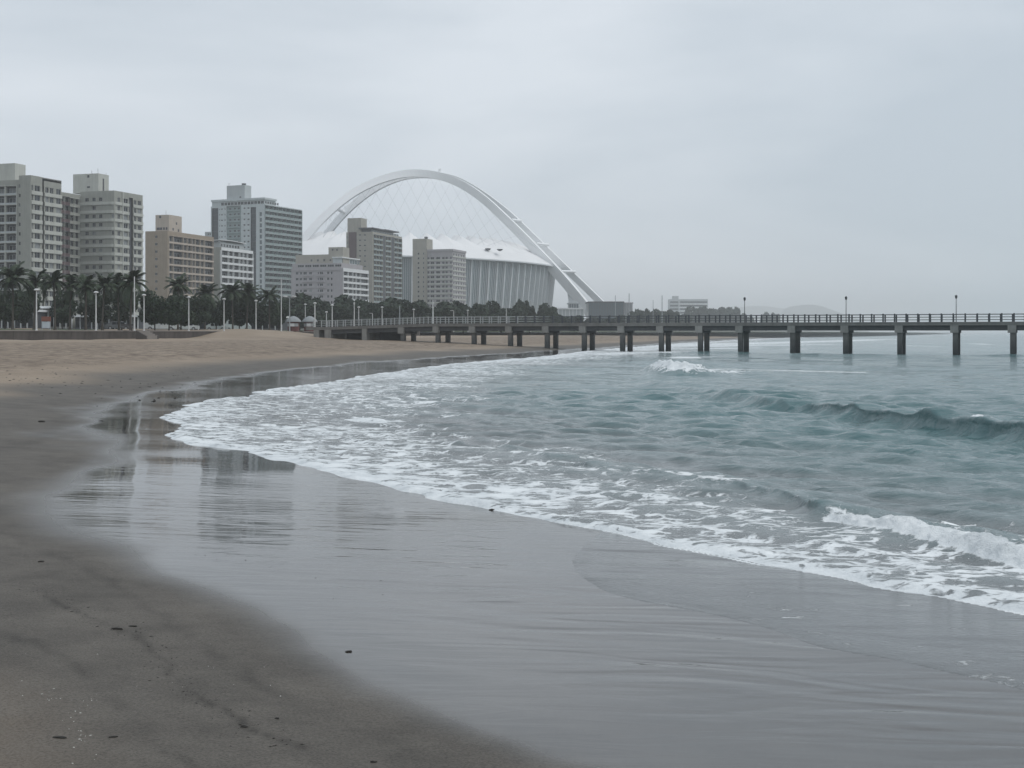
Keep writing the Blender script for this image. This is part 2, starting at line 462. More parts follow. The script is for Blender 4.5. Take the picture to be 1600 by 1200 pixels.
# ------------------------------------------------------------------ sea
_front_px = [(1300, 523.6), (1200, 528), (1080, 535), (1000, 541), (940, 546), (905, 550), (880, 553), (840, 558), (760, 564), (700, 569), (645, 577), (600, 583), (520, 596), (450, 605), (420, 609), (397, 617), (340, 624), (296, 630),
             (302, 638), (262, 648), (247, 654), (268, 662), (289, 667), (266, 673), (261, 679), (285, 688), (319, 696), (369, 703), (410, 715), (465, 727), (540, 744), (615, 759), (690, 780), (746, 795), (815, 806), (876, 819), (970, 836),
             (1026, 846), (1041, 853), (1112, 864), (1165, 879), (1242, 891), (1342, 913), (1404, 923), (1469, 934), (1540, 949), (1600, 961), (1700, 985)]
FRONT = unproj(_front_px)
FRONT = np.vstack([[(3750.0, 9400.0), (1620.0, 4500.0)], FRONT, [(11.0, 8.6), (20.0, 1.0), (50.0, -26.0), (420.0, -490.0)]])
FRONT = chaikin(FRONT, 1)
_sheet_px = [(930, 838), (905, 858), (893, 874), (898, 892), (915, 907), (945, 925), (1000, 940), (1100, 957), (1200, 981), (1268, 1009), (1342, 1023), (1404, 1032), (1483, 1052), (1554, 1066), (1600, 1080), (1700, 1105)]
SHEET = np.vstack([chaikin(unproj(_sheet_px), 2), [(9.5, 7.2), (30.0, -15.0)]])

def img_curve(pts, z=0.1, n=2):
    return chaikin(np.array([atz(x, y, z) for x, y in pts]), n)

# crest lines (walking so that the steep shoreward face is on the right-hand side)
ROLL = img_curve([(700, 702), (737, 704), (812, 712), (869, 730), (925, 740), (974, 753), (1030, 752), (1105, 765), (1150, 769), (1225, 790), (1262, 800), (1284, 822), (1310, 830), (1341, 838), (1398, 850), (1455, 864), (1511, 877), (1560, 890), (1600, 898), (1700, 925)], 0.1)
SWELL = img_curve([(985, 597), (1010, 601), (1060, 611), (1125, 624), (1225, 644), (1280, 647), (1350, 658), (1450, 672), (1525, 681), (1600, 690), (1720, 710)], 0.0)
BREAK = img_curve([(1030, 585), (1052, 590), (1095, 590), (1150, 588), (1225, 586), (1310, 585), (1380, 584)], 0.0)
BACK = img_curve([(860, 560), (940, 556), (1060, 553.5), (1160, 554), (1240, 557), (1330, 558), (1420, 558), (1600, 557), (1700, 557)], 0.0)

def near_dist(x, y, P, m):
    """curve_dist worked out only inside the curve's bounding box widened by m"""
    k = (x > P[:, 0].min() - m) & (x < P[:, 0].max() + m) & (y > P[:, 1].min() - m) & (y < P[:, 1].max() + m)
    d = np.full(x.shape, 1e6); sg = np.ones(x.shape); par = np.zeros(x.shape)
    d[k], sg[k], par[k] = curve_dist(x[k], y[k], P)
    return d, sg, par

def ridge(x, y, P, face, back, sgn_face=1.0):
    d, sg, par = near_dist(x, y, P, max(6.0, 4 * back))
    t = par / (len(P) - 1)
    side = sg * sgn_face                       # + : shoreward
    prof = np.where(side > 0, np.exp(-(d / face) ** 2), np.exp(-(d / back) ** 1.5))
    inside = sstep(0.0, 0.06, t) * (t < 0.9999)
    return prof * inside, t, d * side

ang_w = np.concatenate([np.linspace(-60, -25.3, 16), np.linspace(-23.5, 23.5, 700), np.linspace(25.3, 130, 40)])
rings_w = np.concatenate([[3.0, 5.0], np.geomspace(6.5, 60, 560), np.geomspace(60.4, 200, 150), np.geomspace(203, 9000, 140)])
X, Y = fan(ang_w, rings_w)
sh = X.shape
_c, _cs, _ = curve_dist(X.ravel()[::1], Y.ravel()[::1], FILM[::6])
KEEP0 = (_c * _cs) < np.clip(1.5 + 0.06 * np.hypot(X.ravel(), Y.ravel()), 2, 60)        # nothing to work out far up the beach
x, y = X.ravel()[KEEP0], Y.ravel()[KEEP0]
zs, s_ = sand_h(x, y)
dF, sF, _ = curve_dist(x, y, FRONT); d = -dF * sF          # + seaward
dS, sS, tS = near_dist(x, y, SHEET, 12); d3 = -dS * sS
shf = sstep(0.06, 0.42, tS / (len(SHEET) - 1))
r = np.hypot(x, y)
cell = np.where(r < 60, r * 0.0042, r * 0.0085)
lump = fbm(x * 1.9, y * 1.9, 3, 101)
fine = fbm(x * 5.0, y * 5.0, 2, 131) * np.clip(2.2 - r / 14, 0.25, 1)
d = d + 0.20 * fbm(x * 0.9, y * 0.9, 2, 91) * np.clip(r / 14, 0.5, 2.5)
base = 0.30 * np.exp(-np.maximum(d, 0) / 15.0)
tf = 0.034 * (1 - np.exp(-np.maximum(d, 0) / 0.20)) + 0.026 * np.exp(-((d - 0.32) / 0.30) ** 2) * (d > 0) * sstep(0, 0.20, d) * np.clip(1.0 + 0.8 * lump + 0.9 * fine, 0.15, 2.3)
tt = np.where(d3 > 0, (0.0025 + 0.0105 * shf) * (1 - np.exp(-d3 / 0.10)), -0.4 * np.maximum(-d3, 0) - 0.004)
under = -0.10 * np.maximum(-d, 0) - 0.01
thick = np.where(d > 0, tf, np.maximum(under, np.where(y < 22, tt, -9)))
rise = np.maximum(base - zs, 0) * (1 - np.exp(-np.maximum(d, 0) / 1.6))
zw = np.where(d > 0, zs + np.maximum(tf + rise, np.where(y < 22, tt, 0)), zs + thick)
deep = sstep(0.3, 5.0, d)

big0 = fbm(x * 0.28, y * 0.28, 3, 301)
# swell train and chop
wav = np.zeros_like(x)
for i in range(46):
    lam = 0.55 * (1.115 ** i)
    if lam > 46: break
    a = rad(213) + RNG.normal(0, 0.50 if lam < 6 else 0.20)
    k = 2 * math.pi / lam
    amp = 0.0160 * lam ** 0.86 if lam < 3 else 0.0220 * (lam / 3) ** 0.30
    ph = RNG.uniform(0, 6.28)
    fade = np.clip(lam / (cell * 2.6) - 1, 0, 1)
    warp = 0.35 * lam * fbm(x / (lam * 3.1) + i, y / (lam * 3.1), 1, 200 + i)
    u = (x * math.sin(a) + y * math.cos(a) + warp) * k + ph
    if lam < 3.2: wav += amp * fade * 1.25 * (1.27 - 2 * np.abs(np.sin(u / 2)))
    else: wav += amp * fade * (np.sin(u) + 0.25 * np.sin(2 * u + 0.6)) * (1.0 if lam < 6 else sstep(40, 130, r))
gust = 0.65 + 0.6 * fbm(x * 0.05, y * 0.05, 2, 71)
dep0 = np.maximum(zw - zs, 0.01)
lim = 0.55 * dep0
zw = zw + np.where(d > 0, lim * np.tanh(wav * (0.3 + 0.7 * deep) * gust / lim), 0)

p1, t1, q1 = ridge(x + 0.07 * fbm(x * 2.3, y * 2.3, 2, 171), y + 0.10 * fbm(x * 2.3 + 9, y * 2.3, 2, 172), ROLL, 0.21, 0.75)
h1 = 0.08 + 0.10 * sstep(0.40, 0.60, t1) - 0.01 * sstep(0.60, 0.66, t1)
brk1 = sstep(0.585, 0.63, t1)
h1 = h1 * (0.8 + 0.45 * fbm(t1 * 40, t1 * 0 + 3.3, 2, 15))
mid = fbm(x * 2.9 + 5, y * 2.9, 3, 141)
billow = (1 - np.abs(fbm(x * 3.4, y * 3.4, 1, 151))) * 0.6 + (1 - np.abs(fbm(x * 7.1, y * 7.1, 1, 152))) * 0.4
zw += p1 * h1 * (1 + brk1 * 0.22 * lump) + brk1 * sstep(0.05, 0.5, p1) * (0.075 * (billow - 0.55) + 0.045 * fine)
p2, t2, q2 = ridge(x, y, SWELL, 0.50, 1.9)
h2 = (0.17 + 0.31 * sstep(0.05, 0.75, t2)) * (0.92 + 0.22 * fbm(t2 * 11, t2 * 0 + 8.1, 2, 19))
zw += p2 * h2
zw += -0.12 * np.exp(-((q2 - 1.7) / 1.1) ** 2) * sstep(0.1, 0.9, t2) * (d > 3)
zw += 0.05 * p2 * sstep(0.2, 0.7, t2) * fbm(x * 0.9 + q2 * 0.8, y * 0.9, 3, 161)
p3, t3, q3 = ridge(x, y, BREAK, 1.2, 4.0)
zw += p3 * (0.62 * np.exp(-((t3 - 0.18) / 0.22) ** 2) + 0.28 * (1 - t3)) * (1 + 0.45 * lump + 0.25 * big0)
p4, t4, q4 = ridge(x, y, BACK, 1.3, 4.0)
zw += p4 * 0.26 * sstep(0.1, 0.4, t4) * (0.7 + 0.7 * fbm(x * 0.12, y * 0.12, 2, 8))

# foam cover
def stroke(pts, width, z=0.0):
    P = img_curve(pts, z, 1)
    dd, _, tt_ = near_dist(x, y, P, 3.5 * width + 1)
    tt_ = tt_ / (len(P) - 1)
    return np.exp(-(dd / width) ** 2) * sstep(0, 0.12, tt_ + 0.03) * (1 - sstep(0.88, 1.0, tt_ - 0.03))
big = fbm(x * 0.28, y * 0.28, 3, 301)
DZ = np.clip(0.9 + 0.21 * r, 3.2, 11.0) * (1 + 0.25 * fbm(x * 0.2, y * 0.2, 2, 311))
dp_ = np.maximum(d, 0)
foam = np.where(d > 0, (0.385 - 0.035 * sstep(20, 36, r)) * (1 - sstep(0.60, 1.30, dp_ / DZ)) + 0.06 * np.exp(-dp_ / (0.4 * DZ)) + 0.45 * np.exp(-dp_ / 0.08) + 0.05 * np.exp(-dp_ / 0.7), 0)
foam = foam * np.clip(1 + 0.34 * big, 0.45, 1.3) + (d > 0) * 0.10 * np.exp(-dp_ / (DZ * 1.5))
foam = np.where((d > 0) & (r > 130), np.maximum(foam, 0.62 * np.exp(-np.maximum(d, 0) / 14.0)), foam)
def put(v):
    global foam
    foam = np.maximum(foam, v)
put(p1 * sstep(0.02, 0.1, t1) * 0.50 * (1 - brk1) * np.clip(0.8 + 0.9 * big, 0, 1.2))
put(np.exp(-(np.abs(q1 + 0.25) / 0.9) ** 2) * (1 - brk1) * 0.42 * np.clip(0.7 + 0.8 * big, 0, 1) * (t1 > 0.03))
put(brk1 * np.where(q1 > 0, np.exp(-(q1 / 0.30) ** 4), np.exp(-(q1 / (0.42 + 0.25 * lump)) ** 2)) * 1.05)
put(brk1 * 0.40 * np.exp(-(np.maximum(-q1, 0) / 1.5) ** 2) * (q1 < 0.3))
foam = foam * (1 - 0.85 * np.exp(-((t1 - 0.575) / 0.03) ** 2) * np.exp(-((q1 - 0.05) / 0.28) ** 2))
put(p3 * np.exp(-((t3 - 0.22) / 0.42) ** 2) * (0.92 + 0.35 * big))
put(stroke([(1030, 586), (1110, 577), (1200, 579), (1290, 582), (1360, 583)], 1.6) * 0.62)
put(stroke([(1060, 561), (1090, 559), (1115, 560)], 2.5) * 0.8)
put(stroke([(640, 579), (700, 573), (800, 567), (900, 560)], 3.5) * 0.60)
put(stroke([(780, 563), (880, 558), (1000, 554), (1100, 552)], 5.5) * 0.62)
put(stroke([(900, 552), (1000, 548), (1100, 546), (1190, 544)], 9) * 0.55)
put(stroke([(930, 548), (1010, 543), (1100, 540), (1250, 535), (1400, 530)], 16) * 0.60)
put(stroke([(1090, 543), (1200, 540), (1300, 538.5)], 8) * 0.66)
put(stroke([(1160, 549), (1230, 547), (1290, 545)], 5) * 0.45)
put(stroke([(1360, 536), (1440, 537), (1480, 537)], 5) * 0.62)
put(stroke([(1400, 540), (1470, 542)], 3) * 0.5); put(stroke([(1500, 536.5), (1545, 538.5)], 4) * 0.55)
put(stroke([(430, 610), (540, 596), (645, 580), (690, 581)], 3.0) * 0.54)
put(stroke([(600, 586), (640, 579), (668, 580)], 1.8) * 0.8)
put(stroke([(520, 610), (640, 607), (745, 611)], 1.8) * 0.55)
put(stroke([(540, 665), (580, 668), (620, 674)], 0.9) * 0.66)
put(stroke([(600, 660), (680, 654), (730, 662)], 1.4) * 0.42)
put(stroke([(700, 690), (760, 700), (850, 712), (950, 722)], 0.6) * 0.40)
put(stroke([(1500, 660), (1540, 662), (1600, 668), (1680, 678)], 0.30, 0.36) * 0.60 * sstep(-0.2, 0.3, lump + 0.25))
put(stroke([(1180, 566), (1260, 563), (1330, 564)], 1.2) * 0.42)
put(stroke([(880, 590), (960, 586), (1040, 592)], 0.8) * 0.35)
put(stroke([(1480, 850), (1540, 838), (1600, 848)], 0.4) * 0.42)
put(stroke([(1330, 770), (1420, 790), (1500, 800)], 0.4) * 0.22)
_k = r > 120
for _px in (909.5, 969.5, 1030.3, 1091.5, 1154.3, 1236, 1319, 1404, 1491, 1581):
    _q = (_px - 800) / FPX; _t = (59.2 - 169.0 * _q) / (0.917 + 0.398 * _q)
    for _w in (0.75, 4.25):
        _x, _y = 59.2 - 0.917 * _t + 0.398 * _w, 169.0 + 0.398 * _t + 0.917 * _w
        foam[_k] = np.maximum(foam[_k], 0.62 * np.exp(-((x[_k] - _x) / 1.3) ** 2 - ((y[_k] - _y) / 1.6) ** 2))
FOAM = np.clip(foam, 0, 1) * (d > -0.06)
FOAM = np.where((d > -0.06) & (d <= 0), 1.0, FOAM)
specks = np.where((d <= -0.06) & (d3 > 0) & (y < 22), (0.185 + 0.09 * np.exp(-d3 / 0.25) + 0.08 * fbm(x * 1.2, y * 1.2, 2, 181)) * shf, 0)
FOAM = np.maximum(FOAM, specks)
DEPTH = np.where(d > 0, np.clip(zw - zs, 0, 4), 0.012)

def sea_material():
    m, nt, b = mat_base("sea_water")
    L = nt.links
    geo = N(nt, "ShaderNodeNewGeometry")
    fo = N(nt, "ShaderNodeAttribute", attribute_name="foam"); de = N(nt, "ShaderNodeAttribute", attribute_name="depth")
    dm = N(nt, "ShaderNodeMapRange", interpolation_type='SMOOTHSTEP'); L.new(de.outputs["Fac"], dm.inputs["Value"])
    dm.inputs["From Min"].default_value = 0.0; dm.inputs["From Max"].default_value = 0.62
    col = ramp(nt, dm.outputs["Result"], [(0.0, (0.060, 0.062, 0.062)), (0.12, (0.078, 0.102, 0.105)), (0.4, (0.080, 0.134, 0.139)), (1.0, (0.056, 0.134, 0.141))])
    # foam pattern: torn lace over stretched blotches
    wn_ = N(nt, "ShaderNodeTexNoise", Scale=2.2, Detail=4.0); L.new(geo.outputs["Position"], wn_.inputs["Vector"])
    ad = N(nt, "ShaderNodeVectorMath", operation='MULTIPLY_ADD'); L.new(wn_.outputs["Color"], ad.inputs[0]); ad.inputs[1].default_value = (0.6, 0.6, 0.0); L.new(geo.outputs["Position"], ad.inputs[2])
    mp = N(nt, "ShaderNodeMapping"); mp.inputs["Rotation"].default_value = (0, 0, rad(24)); mp.inputs["Scale"].default_value = (0.72, 1.15, 0.0)
    L.new(ad.outputs[0], mp.inputs["Vector"])
    def lace(scale):
        v = N(nt, "ShaderNodeTexVoronoi", feature='DISTANCE_TO_EDGE', Scale=scale); L.new(mp.outputs["Vector"], v.inputs["Vector"])
        mr = N(nt, "ShaderNodeMapRange"); L.new(v.outputs["Distance"], mr.inputs["Value"])
        mr.inputs["From Min"].default_value = 0.0; mr.inputs["From Max"].default_value = 0.34; mr.inputs["To Min"].default_value = 1.0; mr.inputs["To Max"].default_value = 0.0
        return mr.outputs["Result"]
    l1, l2 = lace(3.1), lace(8.5)
    f1 = N(nt, "ShaderNodeTexNoise", Scale=1.9, Detail=9.0, Roughness=0.66); L.new(mp.outputs["Vector"], f1.inputs["Vector"])
    def mad(a, ka, bb=None, c=None):
        n = N(nt, "ShaderNodeMath", operation='MULTIPLY_ADD'); L.new(a, n.inputs[0]); n.inputs[1].default_value = ka
        if bb is not None: L.new(bb, n.inputs[2])
        else: n.inputs[2].default_value = c or 0.0
        return n.outputs[0]
    pat = mad(l1, 0.24, mad(l2, 0.16, mad(f1.outputs["Fac"], 1.35, None, -0.36)))
    thr = N(nt, "ShaderNodeMath", operation='ADD'); L.new(pat, thr.inputs[0]); L.new(fo.outputs["Fac"], thr.inputs[1])
    ms = N(nt, "ShaderNodeMapRange", interpolation_type='SMOOTHSTEP'); L.new(thr.outputs[0], ms.inputs["Value"])
    ms.inputs["From Min"].default_value = 0.97; ms.inputs["From Max"].default_value = 1.14
    gate = N(nt, "ShaderNodeMapRange"); L.new(fo.outputs["Fac"], gate.inputs["Value"]); gate.inputs["From Min"].default_value = 0.05; gate.inputs["From Max"].default_value = 0.22
    mk = N(nt, "ShaderNodeMath", operation='MULTIPLY', use_clamp=True); L.new(ms.outputs["Result"], mk.inputs[0]); L.new(gate.outputs["Result"], mk.inputs[1])
    mask = mk.outputs[0]
    # water stirred full of bubbles under the foam
    milk = N(nt, "ShaderNodeMath", operation='MULTIPLY', use_clamp=True); L.new(fo.outputs["Fac"], milk.inputs[0]); milk.inputs[1].default_value = 0.55
    mc = N(nt, "ShaderNodeMix", data_type='RGBA'); L.new(milk.outputs[0], mc.inputs["Factor"]); L.new(col, mc.inputs["A"]); mc.inputs["B"].default_value = (0.42, 0.46, 0.47, 1)
    mf = N(nt, "ShaderNodeMix", data_type='RGBA'); L.new(mask, mf.inputs["Factor"]); L.new(mc.outputs["Result"], mf.inputs["A"])
    fcol = ramp(nt, f1.outputs["Fac"], [(0.35, (0.56, 0.60, 0.62)), (0.65, (0.80, 0.83, 0.84))]); L.new(fcol, mf.inputs["B"])
    L.new(mf.outputs["Result"], b.inputs["Base Color"])
    rg = N(nt, "ShaderNodeMapRange"); L.new(mask, rg.inputs["Value"]); rg.inputs["To Min"].default_value = 0.10; rg.inputs["To Max"].default_value = 0.85
    L.new(rg.outputs["Result"], b.inputs["Roughness"])
    b.inputs["IOR"].default_value = 1.50
    # wind ripples plus foam relief
    m2 = N(nt, "ShaderNodeMapping"); m2.inputs["Rotation"].default_value = (0, 0, rad(20)); m2.inputs["Scale"].default_value = (0.6, 1.5, 1)
    L.new(geo.outputs["Position"], m2.inputs["Vector"])
    w1 = N(nt, "ShaderNodeTexNoise", Scale=0.9, Detail=6.0, Roughness=0.62, Distortion=0.4); L.new(m2.outputs["Vector"], w1.inputs["Vector"])
    w2 = N(nt, "ShaderNodeTexNoise", Scale=0.16, Detail=4.0, Roughness=0.6); L.new(m2.outputs["Vector"], w2.inputs["Vector"])
    dp = N(nt, "ShaderNodeMapRange"); L.new(de.outputs["Fac"], dp.inputs["Value"]); dp.inputs["From Max"].default_value = 0.25; dp.inputs["To Min"].default_value = 0.15; dp.inputs["To Max"].default_value = 1.0
    b1 = N(nt, "ShaderNodeBump", Distance=0.16); L.new(dp.outputs["Result"], b1.inputs["Strength"]); L.new(w1.outputs["Fac"], b1.inputs["Height"])
    b2 = N(nt, "ShaderNodeBump", Strength=0.6, Distance=0.5); L.new(w2.outputs["Fac"], b2.inputs["Height"]); L.new(b1.outputs["Normal"], b2.inputs["Normal"])
    n9 = N(nt, "ShaderNodeTexNoise", Scale=16.0, Detail=4.0, Roughness=0.7); L.new(geo.outputs["Position"], n9.inputs["Vector"])
    fh = N(nt, "ShaderNodeMath", operation='MULTIPLY'); fh.operation = 'MULTIPLY_ADD'; L.new(n9.outputs["Fac"], fh.inputs[0]); L.new(fo.outputs["Fac"], fh.inputs[1]); mk2 = N(nt, "ShaderNodeMath", operation='MULTIPLY'); mk2.inputs[1].default_value = 0.55; L.new(mask, mk2.inputs[0]); L.new(mk2.outputs[0], fh.inputs[2])
    b3 = N(nt, "ShaderNodeBump", Strength=0.8, Distance=0.05); L.new(fh.outputs[0], b3.inputs["Height"]); L.new(b2.outputs["Normal"], b3.inputs["Normal"])
    L.new(b3.outputs["Normal"], b.inputs["Normal"])
    return m

def full(v, fill=0.0):
    o = np.full(KEEP0.shape, fill); o[KEEP0] = v
    return o.reshape(sh)
def lean_dir(P):
    v = P[-1] - P[0]; v = v / np.linalg.norm(v)
    return np.array([v[1], -v[0]])
for P_, p_, a_ in ((SWELL, p2 * sstep(0.05, 0.6, t2), 0.38), (ROLL, p1 * (1 - 0.7 * brk1), 0.10)):
    n_ = lean_dir(P_)
    Xf, Yf = X.ravel(), Y.ravel()
    Xf[KEEP0] += n_[0] * a_ * p_ ** 2.5; Yf[KEEP0] += n_[1] * a_ * p_ ** 2.5
    X, Y = Xf.reshape(sh), Yf.reshape(sh)
keep = full((d > -0.25) | ((d3 > -0.12) & (y < 22) & (y > 2))) > 0.5
sea_me = grid_mesh("sea", X, Y, full(zw, -1.0), keep, {"foam": full(FOAM), "depth": full(DEPTH)}, sea_material())
sea = link("sea", sea_me)
tag(sea, "grey green sea with breaking surf and lacy white foam", kind="structure")

# ------------------------------------------------------------------ land behind the beach
def ground_z(x, y):
    d_, sg, _ = curve_dist(np.array([float(x)]), np.array([float(y)]), WALL)
    w = float(-d_[0] * sg[0])
    return PROM_Z + 0.012 * min(max(w - 8.0, 0.0), 260.0)

def offset_curve(P, o):
    T = np.gradient(P, axis=0); T /= np.linalg.norm(T, axis=1)[:, None]
    return P + np.stack([-T[:, 1], T[:, 0]], 1) * o

WALLD = chaikin(WALL, 2)
def strip(name, offs, zlift, mat, label, gz=True):
    n = len(WALLD)
    mb = MB()
    cs = [offset_curve(WALLD, o) for o in offs]
    zz = [PROM_Z + 0.012 * min(max(o - 8.0, 0), 260) + zlift for o in offs]
    for c, z in zip(cs, zz): mb.v += [(p[0], p[1], z) for p in c]
    for j in range(len(offs) - 1):
        for i in range(n - 1):
            a = j * n + i
            mb.f.append((a, a + 1, a + n + 1, a + n)); mb.m.append(0)
    o = mb.build(name, mat)
    return tag(o, label, kind="structure")

def ground_mat(name, a, b_, scale):
    m, nt, b = mat_base(name)
    geo = N(nt, "ShaderNodeNewGeometry")
    n1 = N(nt, "ShaderNodeTexNoise", Scale=scale, Detail=7.0, Roughness=0.65); nt.links.new(geo.outputs["Position"], n1.inputs["Vector"])
    nt.links.new(ramp(nt, n1.outputs["Fac"], [(0.35, a), (0.65, b_)]), b.inputs["Base Color"])
    b.inputs["Roughness"].default_value = 0.85; b.inputs["Specular IOR Level"].default_value = 0.2
    return m
M_PAVE = ground_mat("promenade_paving", (0.19, 0.165, 0.15), (0.25, 0.215, 0.195), 0.5)
M_LAWN = ground_mat("lawn_grass", (0.035, 0.058, 0.022), (0.075, 0.10, 0.042), 0.6)
M_ROAD = ground_mat("road_asphalt", (0.042, 0.043, 0.045), (0.062, 0.062, 0.063), 0.4)
M_SOIL = ground_mat("town_ground", (0.07, 0.075, 0.06), (0.12, 0.115, 0.10), 0.1)
strip("promenade", [0.05, 9.0], 0.0, M_PAVE, "pinkish paved promenade along the top of the sea wall")
strip("lawn", [9.0, 15.0, 36.0], 0.004, M_LAWN, "green lawn strip behind the promenade")
strip("road", [36.0, 50.0], 0.0, M_ROAD, "dark road between the lawn and the buildings")
strip("ground", [50.0, 80.0, 140.0, 268.0, 700.0, 2200.0, 7000.0], 0.004, M_SOIL, "flat ground of the town behind the beach")

# sea wall: concrete panels with a coping
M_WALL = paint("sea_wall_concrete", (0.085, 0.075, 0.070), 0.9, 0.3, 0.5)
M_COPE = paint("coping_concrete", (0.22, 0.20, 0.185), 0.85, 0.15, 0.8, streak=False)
def sea_wall():
    seg = np.cumsum(np.r_[0, np.linalg.norm(np.diff(WALLD, axis=0), axis=1)])
    def pt(sv): return np.array([np.interp(sv, seg, WALLD[:, 0]), np.interp(sv, seg, WALLD[:, 1])])
    i0 = np.argmin(np.hypot(WALLD[:, 0] + 80, WALLD[:, 1] - 50)); s0 = seg[i0]
    i1 = np.argmin(np.abs(WALLD[:, 1] - 330)); s1 = seg[i1]
    root = empty("sea_wall", (*pt(s0), 0))
    tag(root, "low dark concrete sea wall between the dry sand and promenade", "wall")
    org = pt(s0); L = 6.0; n = int((s1 - s0) / L)
    for i in range(n):
        a, b = pt(s0 + i * L), pt(s0 + (i + 1) * L)
        v = b - a; l = np.linalg.norm(v); ang = math.atan2(v[1], v[0])
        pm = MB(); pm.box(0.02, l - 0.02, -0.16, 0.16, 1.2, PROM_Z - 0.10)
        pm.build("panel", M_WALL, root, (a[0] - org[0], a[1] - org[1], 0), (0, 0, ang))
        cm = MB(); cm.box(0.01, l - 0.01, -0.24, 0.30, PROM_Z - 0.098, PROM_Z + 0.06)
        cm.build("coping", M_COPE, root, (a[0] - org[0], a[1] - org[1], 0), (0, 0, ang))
sea_wall()

def beach_steps():
    root = empty("beach_steps", (0, 0, 0))
    p = at(216, 521, 171.0); root.location = (p.x + 0.35, p.y - 0.1, 0); root.rotation_euler = (0, 0, rad(78))
    for i in range(4):
        mb = MB(); mb.box(-1.5, 1.5, -0.35 * (i + 1) - 0.25, -0.35 * i - 0.25, 1.3, PROM_Z - 0.02 - 0.2 * i)
        mb.build("step", M_COPE, root)
    for sx in (-1.62, 1.62):
        mb = MB()
        pts = [(-0.2, 1.2), (-0.2, PROM_Z + 0.05), (-1.75, PROM_Z - 0.72), (-1.75, 1.2)]
        mb.ring_sweep([[(sx - 0.12, a, b) for a, b in pts], [(sx + 0.12, a, b) for a, b in pts]])
        mb.build("cheek_wall", M_WALL, root)
    tag(root, "short flight of concrete steps from promenade down to the sand", "steps")
beach_steps()

# ------------------------------------------------------------------ pier
PA = np.array([59.2, 169.0]); PE = np.array([-0.917, 0.398])
def pier_t(px):
    q = (px - 800) / FPX
    return (PA[0] - PA[1] * q) / (-PE[0] + PE[1] * q)
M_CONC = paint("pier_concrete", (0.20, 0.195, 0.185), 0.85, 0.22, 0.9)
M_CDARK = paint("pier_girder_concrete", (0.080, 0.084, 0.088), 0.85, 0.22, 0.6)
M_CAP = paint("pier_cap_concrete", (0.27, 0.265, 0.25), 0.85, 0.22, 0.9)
def pile_mat():
    m, nt, b = mat_base("pier_pile_concrete"); L = nt.links
    geo = N(nt, "ShaderNodeNewGeometry"); sx = N(nt, "ShaderNodeSeparateXYZ"); L.new(geo.outputs["Position"], sx.inputs[0])
    n1 = N(nt, "ShaderNodeTexNoise", Scale=1.2, Detail=6.0); L.new(geo.outputs["Position"], n1.inputs["Vector"])
    ad = N(nt, "ShaderNodeMath", operation='MULTIPLY_ADD'); L.new(n1.outputs["Fac"], ad.inputs[0]); ad.inputs[1].default_value = 1.6; L.new(sx.outputs["Z"], ad.inputs[2])
    mr = N(nt, "ShaderNodeMapRange"); L.new(ad.outputs[0], mr.inputs["Value"]); mr.inputs["From Min"].default_value = 0.4; mr.inputs["From Max"].default_value = 3.4
    # algae and mussels darken the tidal zone
    L.new(ramp(nt, mr.outputs["Result"], [(0.0, (0.016, 0.02, 0.02)), (0.35, (0.045, 0.052, 0.052)), (0.75, (0.10, 0.102, 0.10)), (1.0, (0.15, 0.148, 0.14))]), b.inputs["Base Color"])
    b.inputs["Roughness"].default_value = 0.8; b.inputs["Specular IOR Level"].default_value = 0.25
    return m
M_PILE = pile_mat()
M_RAIL = flat("pier_rail_paint", (0.085, 0.095, 0.105), 0.55)
M_POST = flat("pier_post_concrete", (0.065, 0.073, 0.082), 0.7)
M_RAIL2 = flat("pier_rail_pale_paint", (0.36, 0.38, 0.38), 0.6)
DECK_Z, PIER_W = 4.33, 5.2
T_END = pier_t(478)
def deck_z(t):
    a, b = pier_t(668), pier_t(505)
    return DECK_Z - 0.52 * max(0.0, min(1.0, (t - a) / (b - a)))
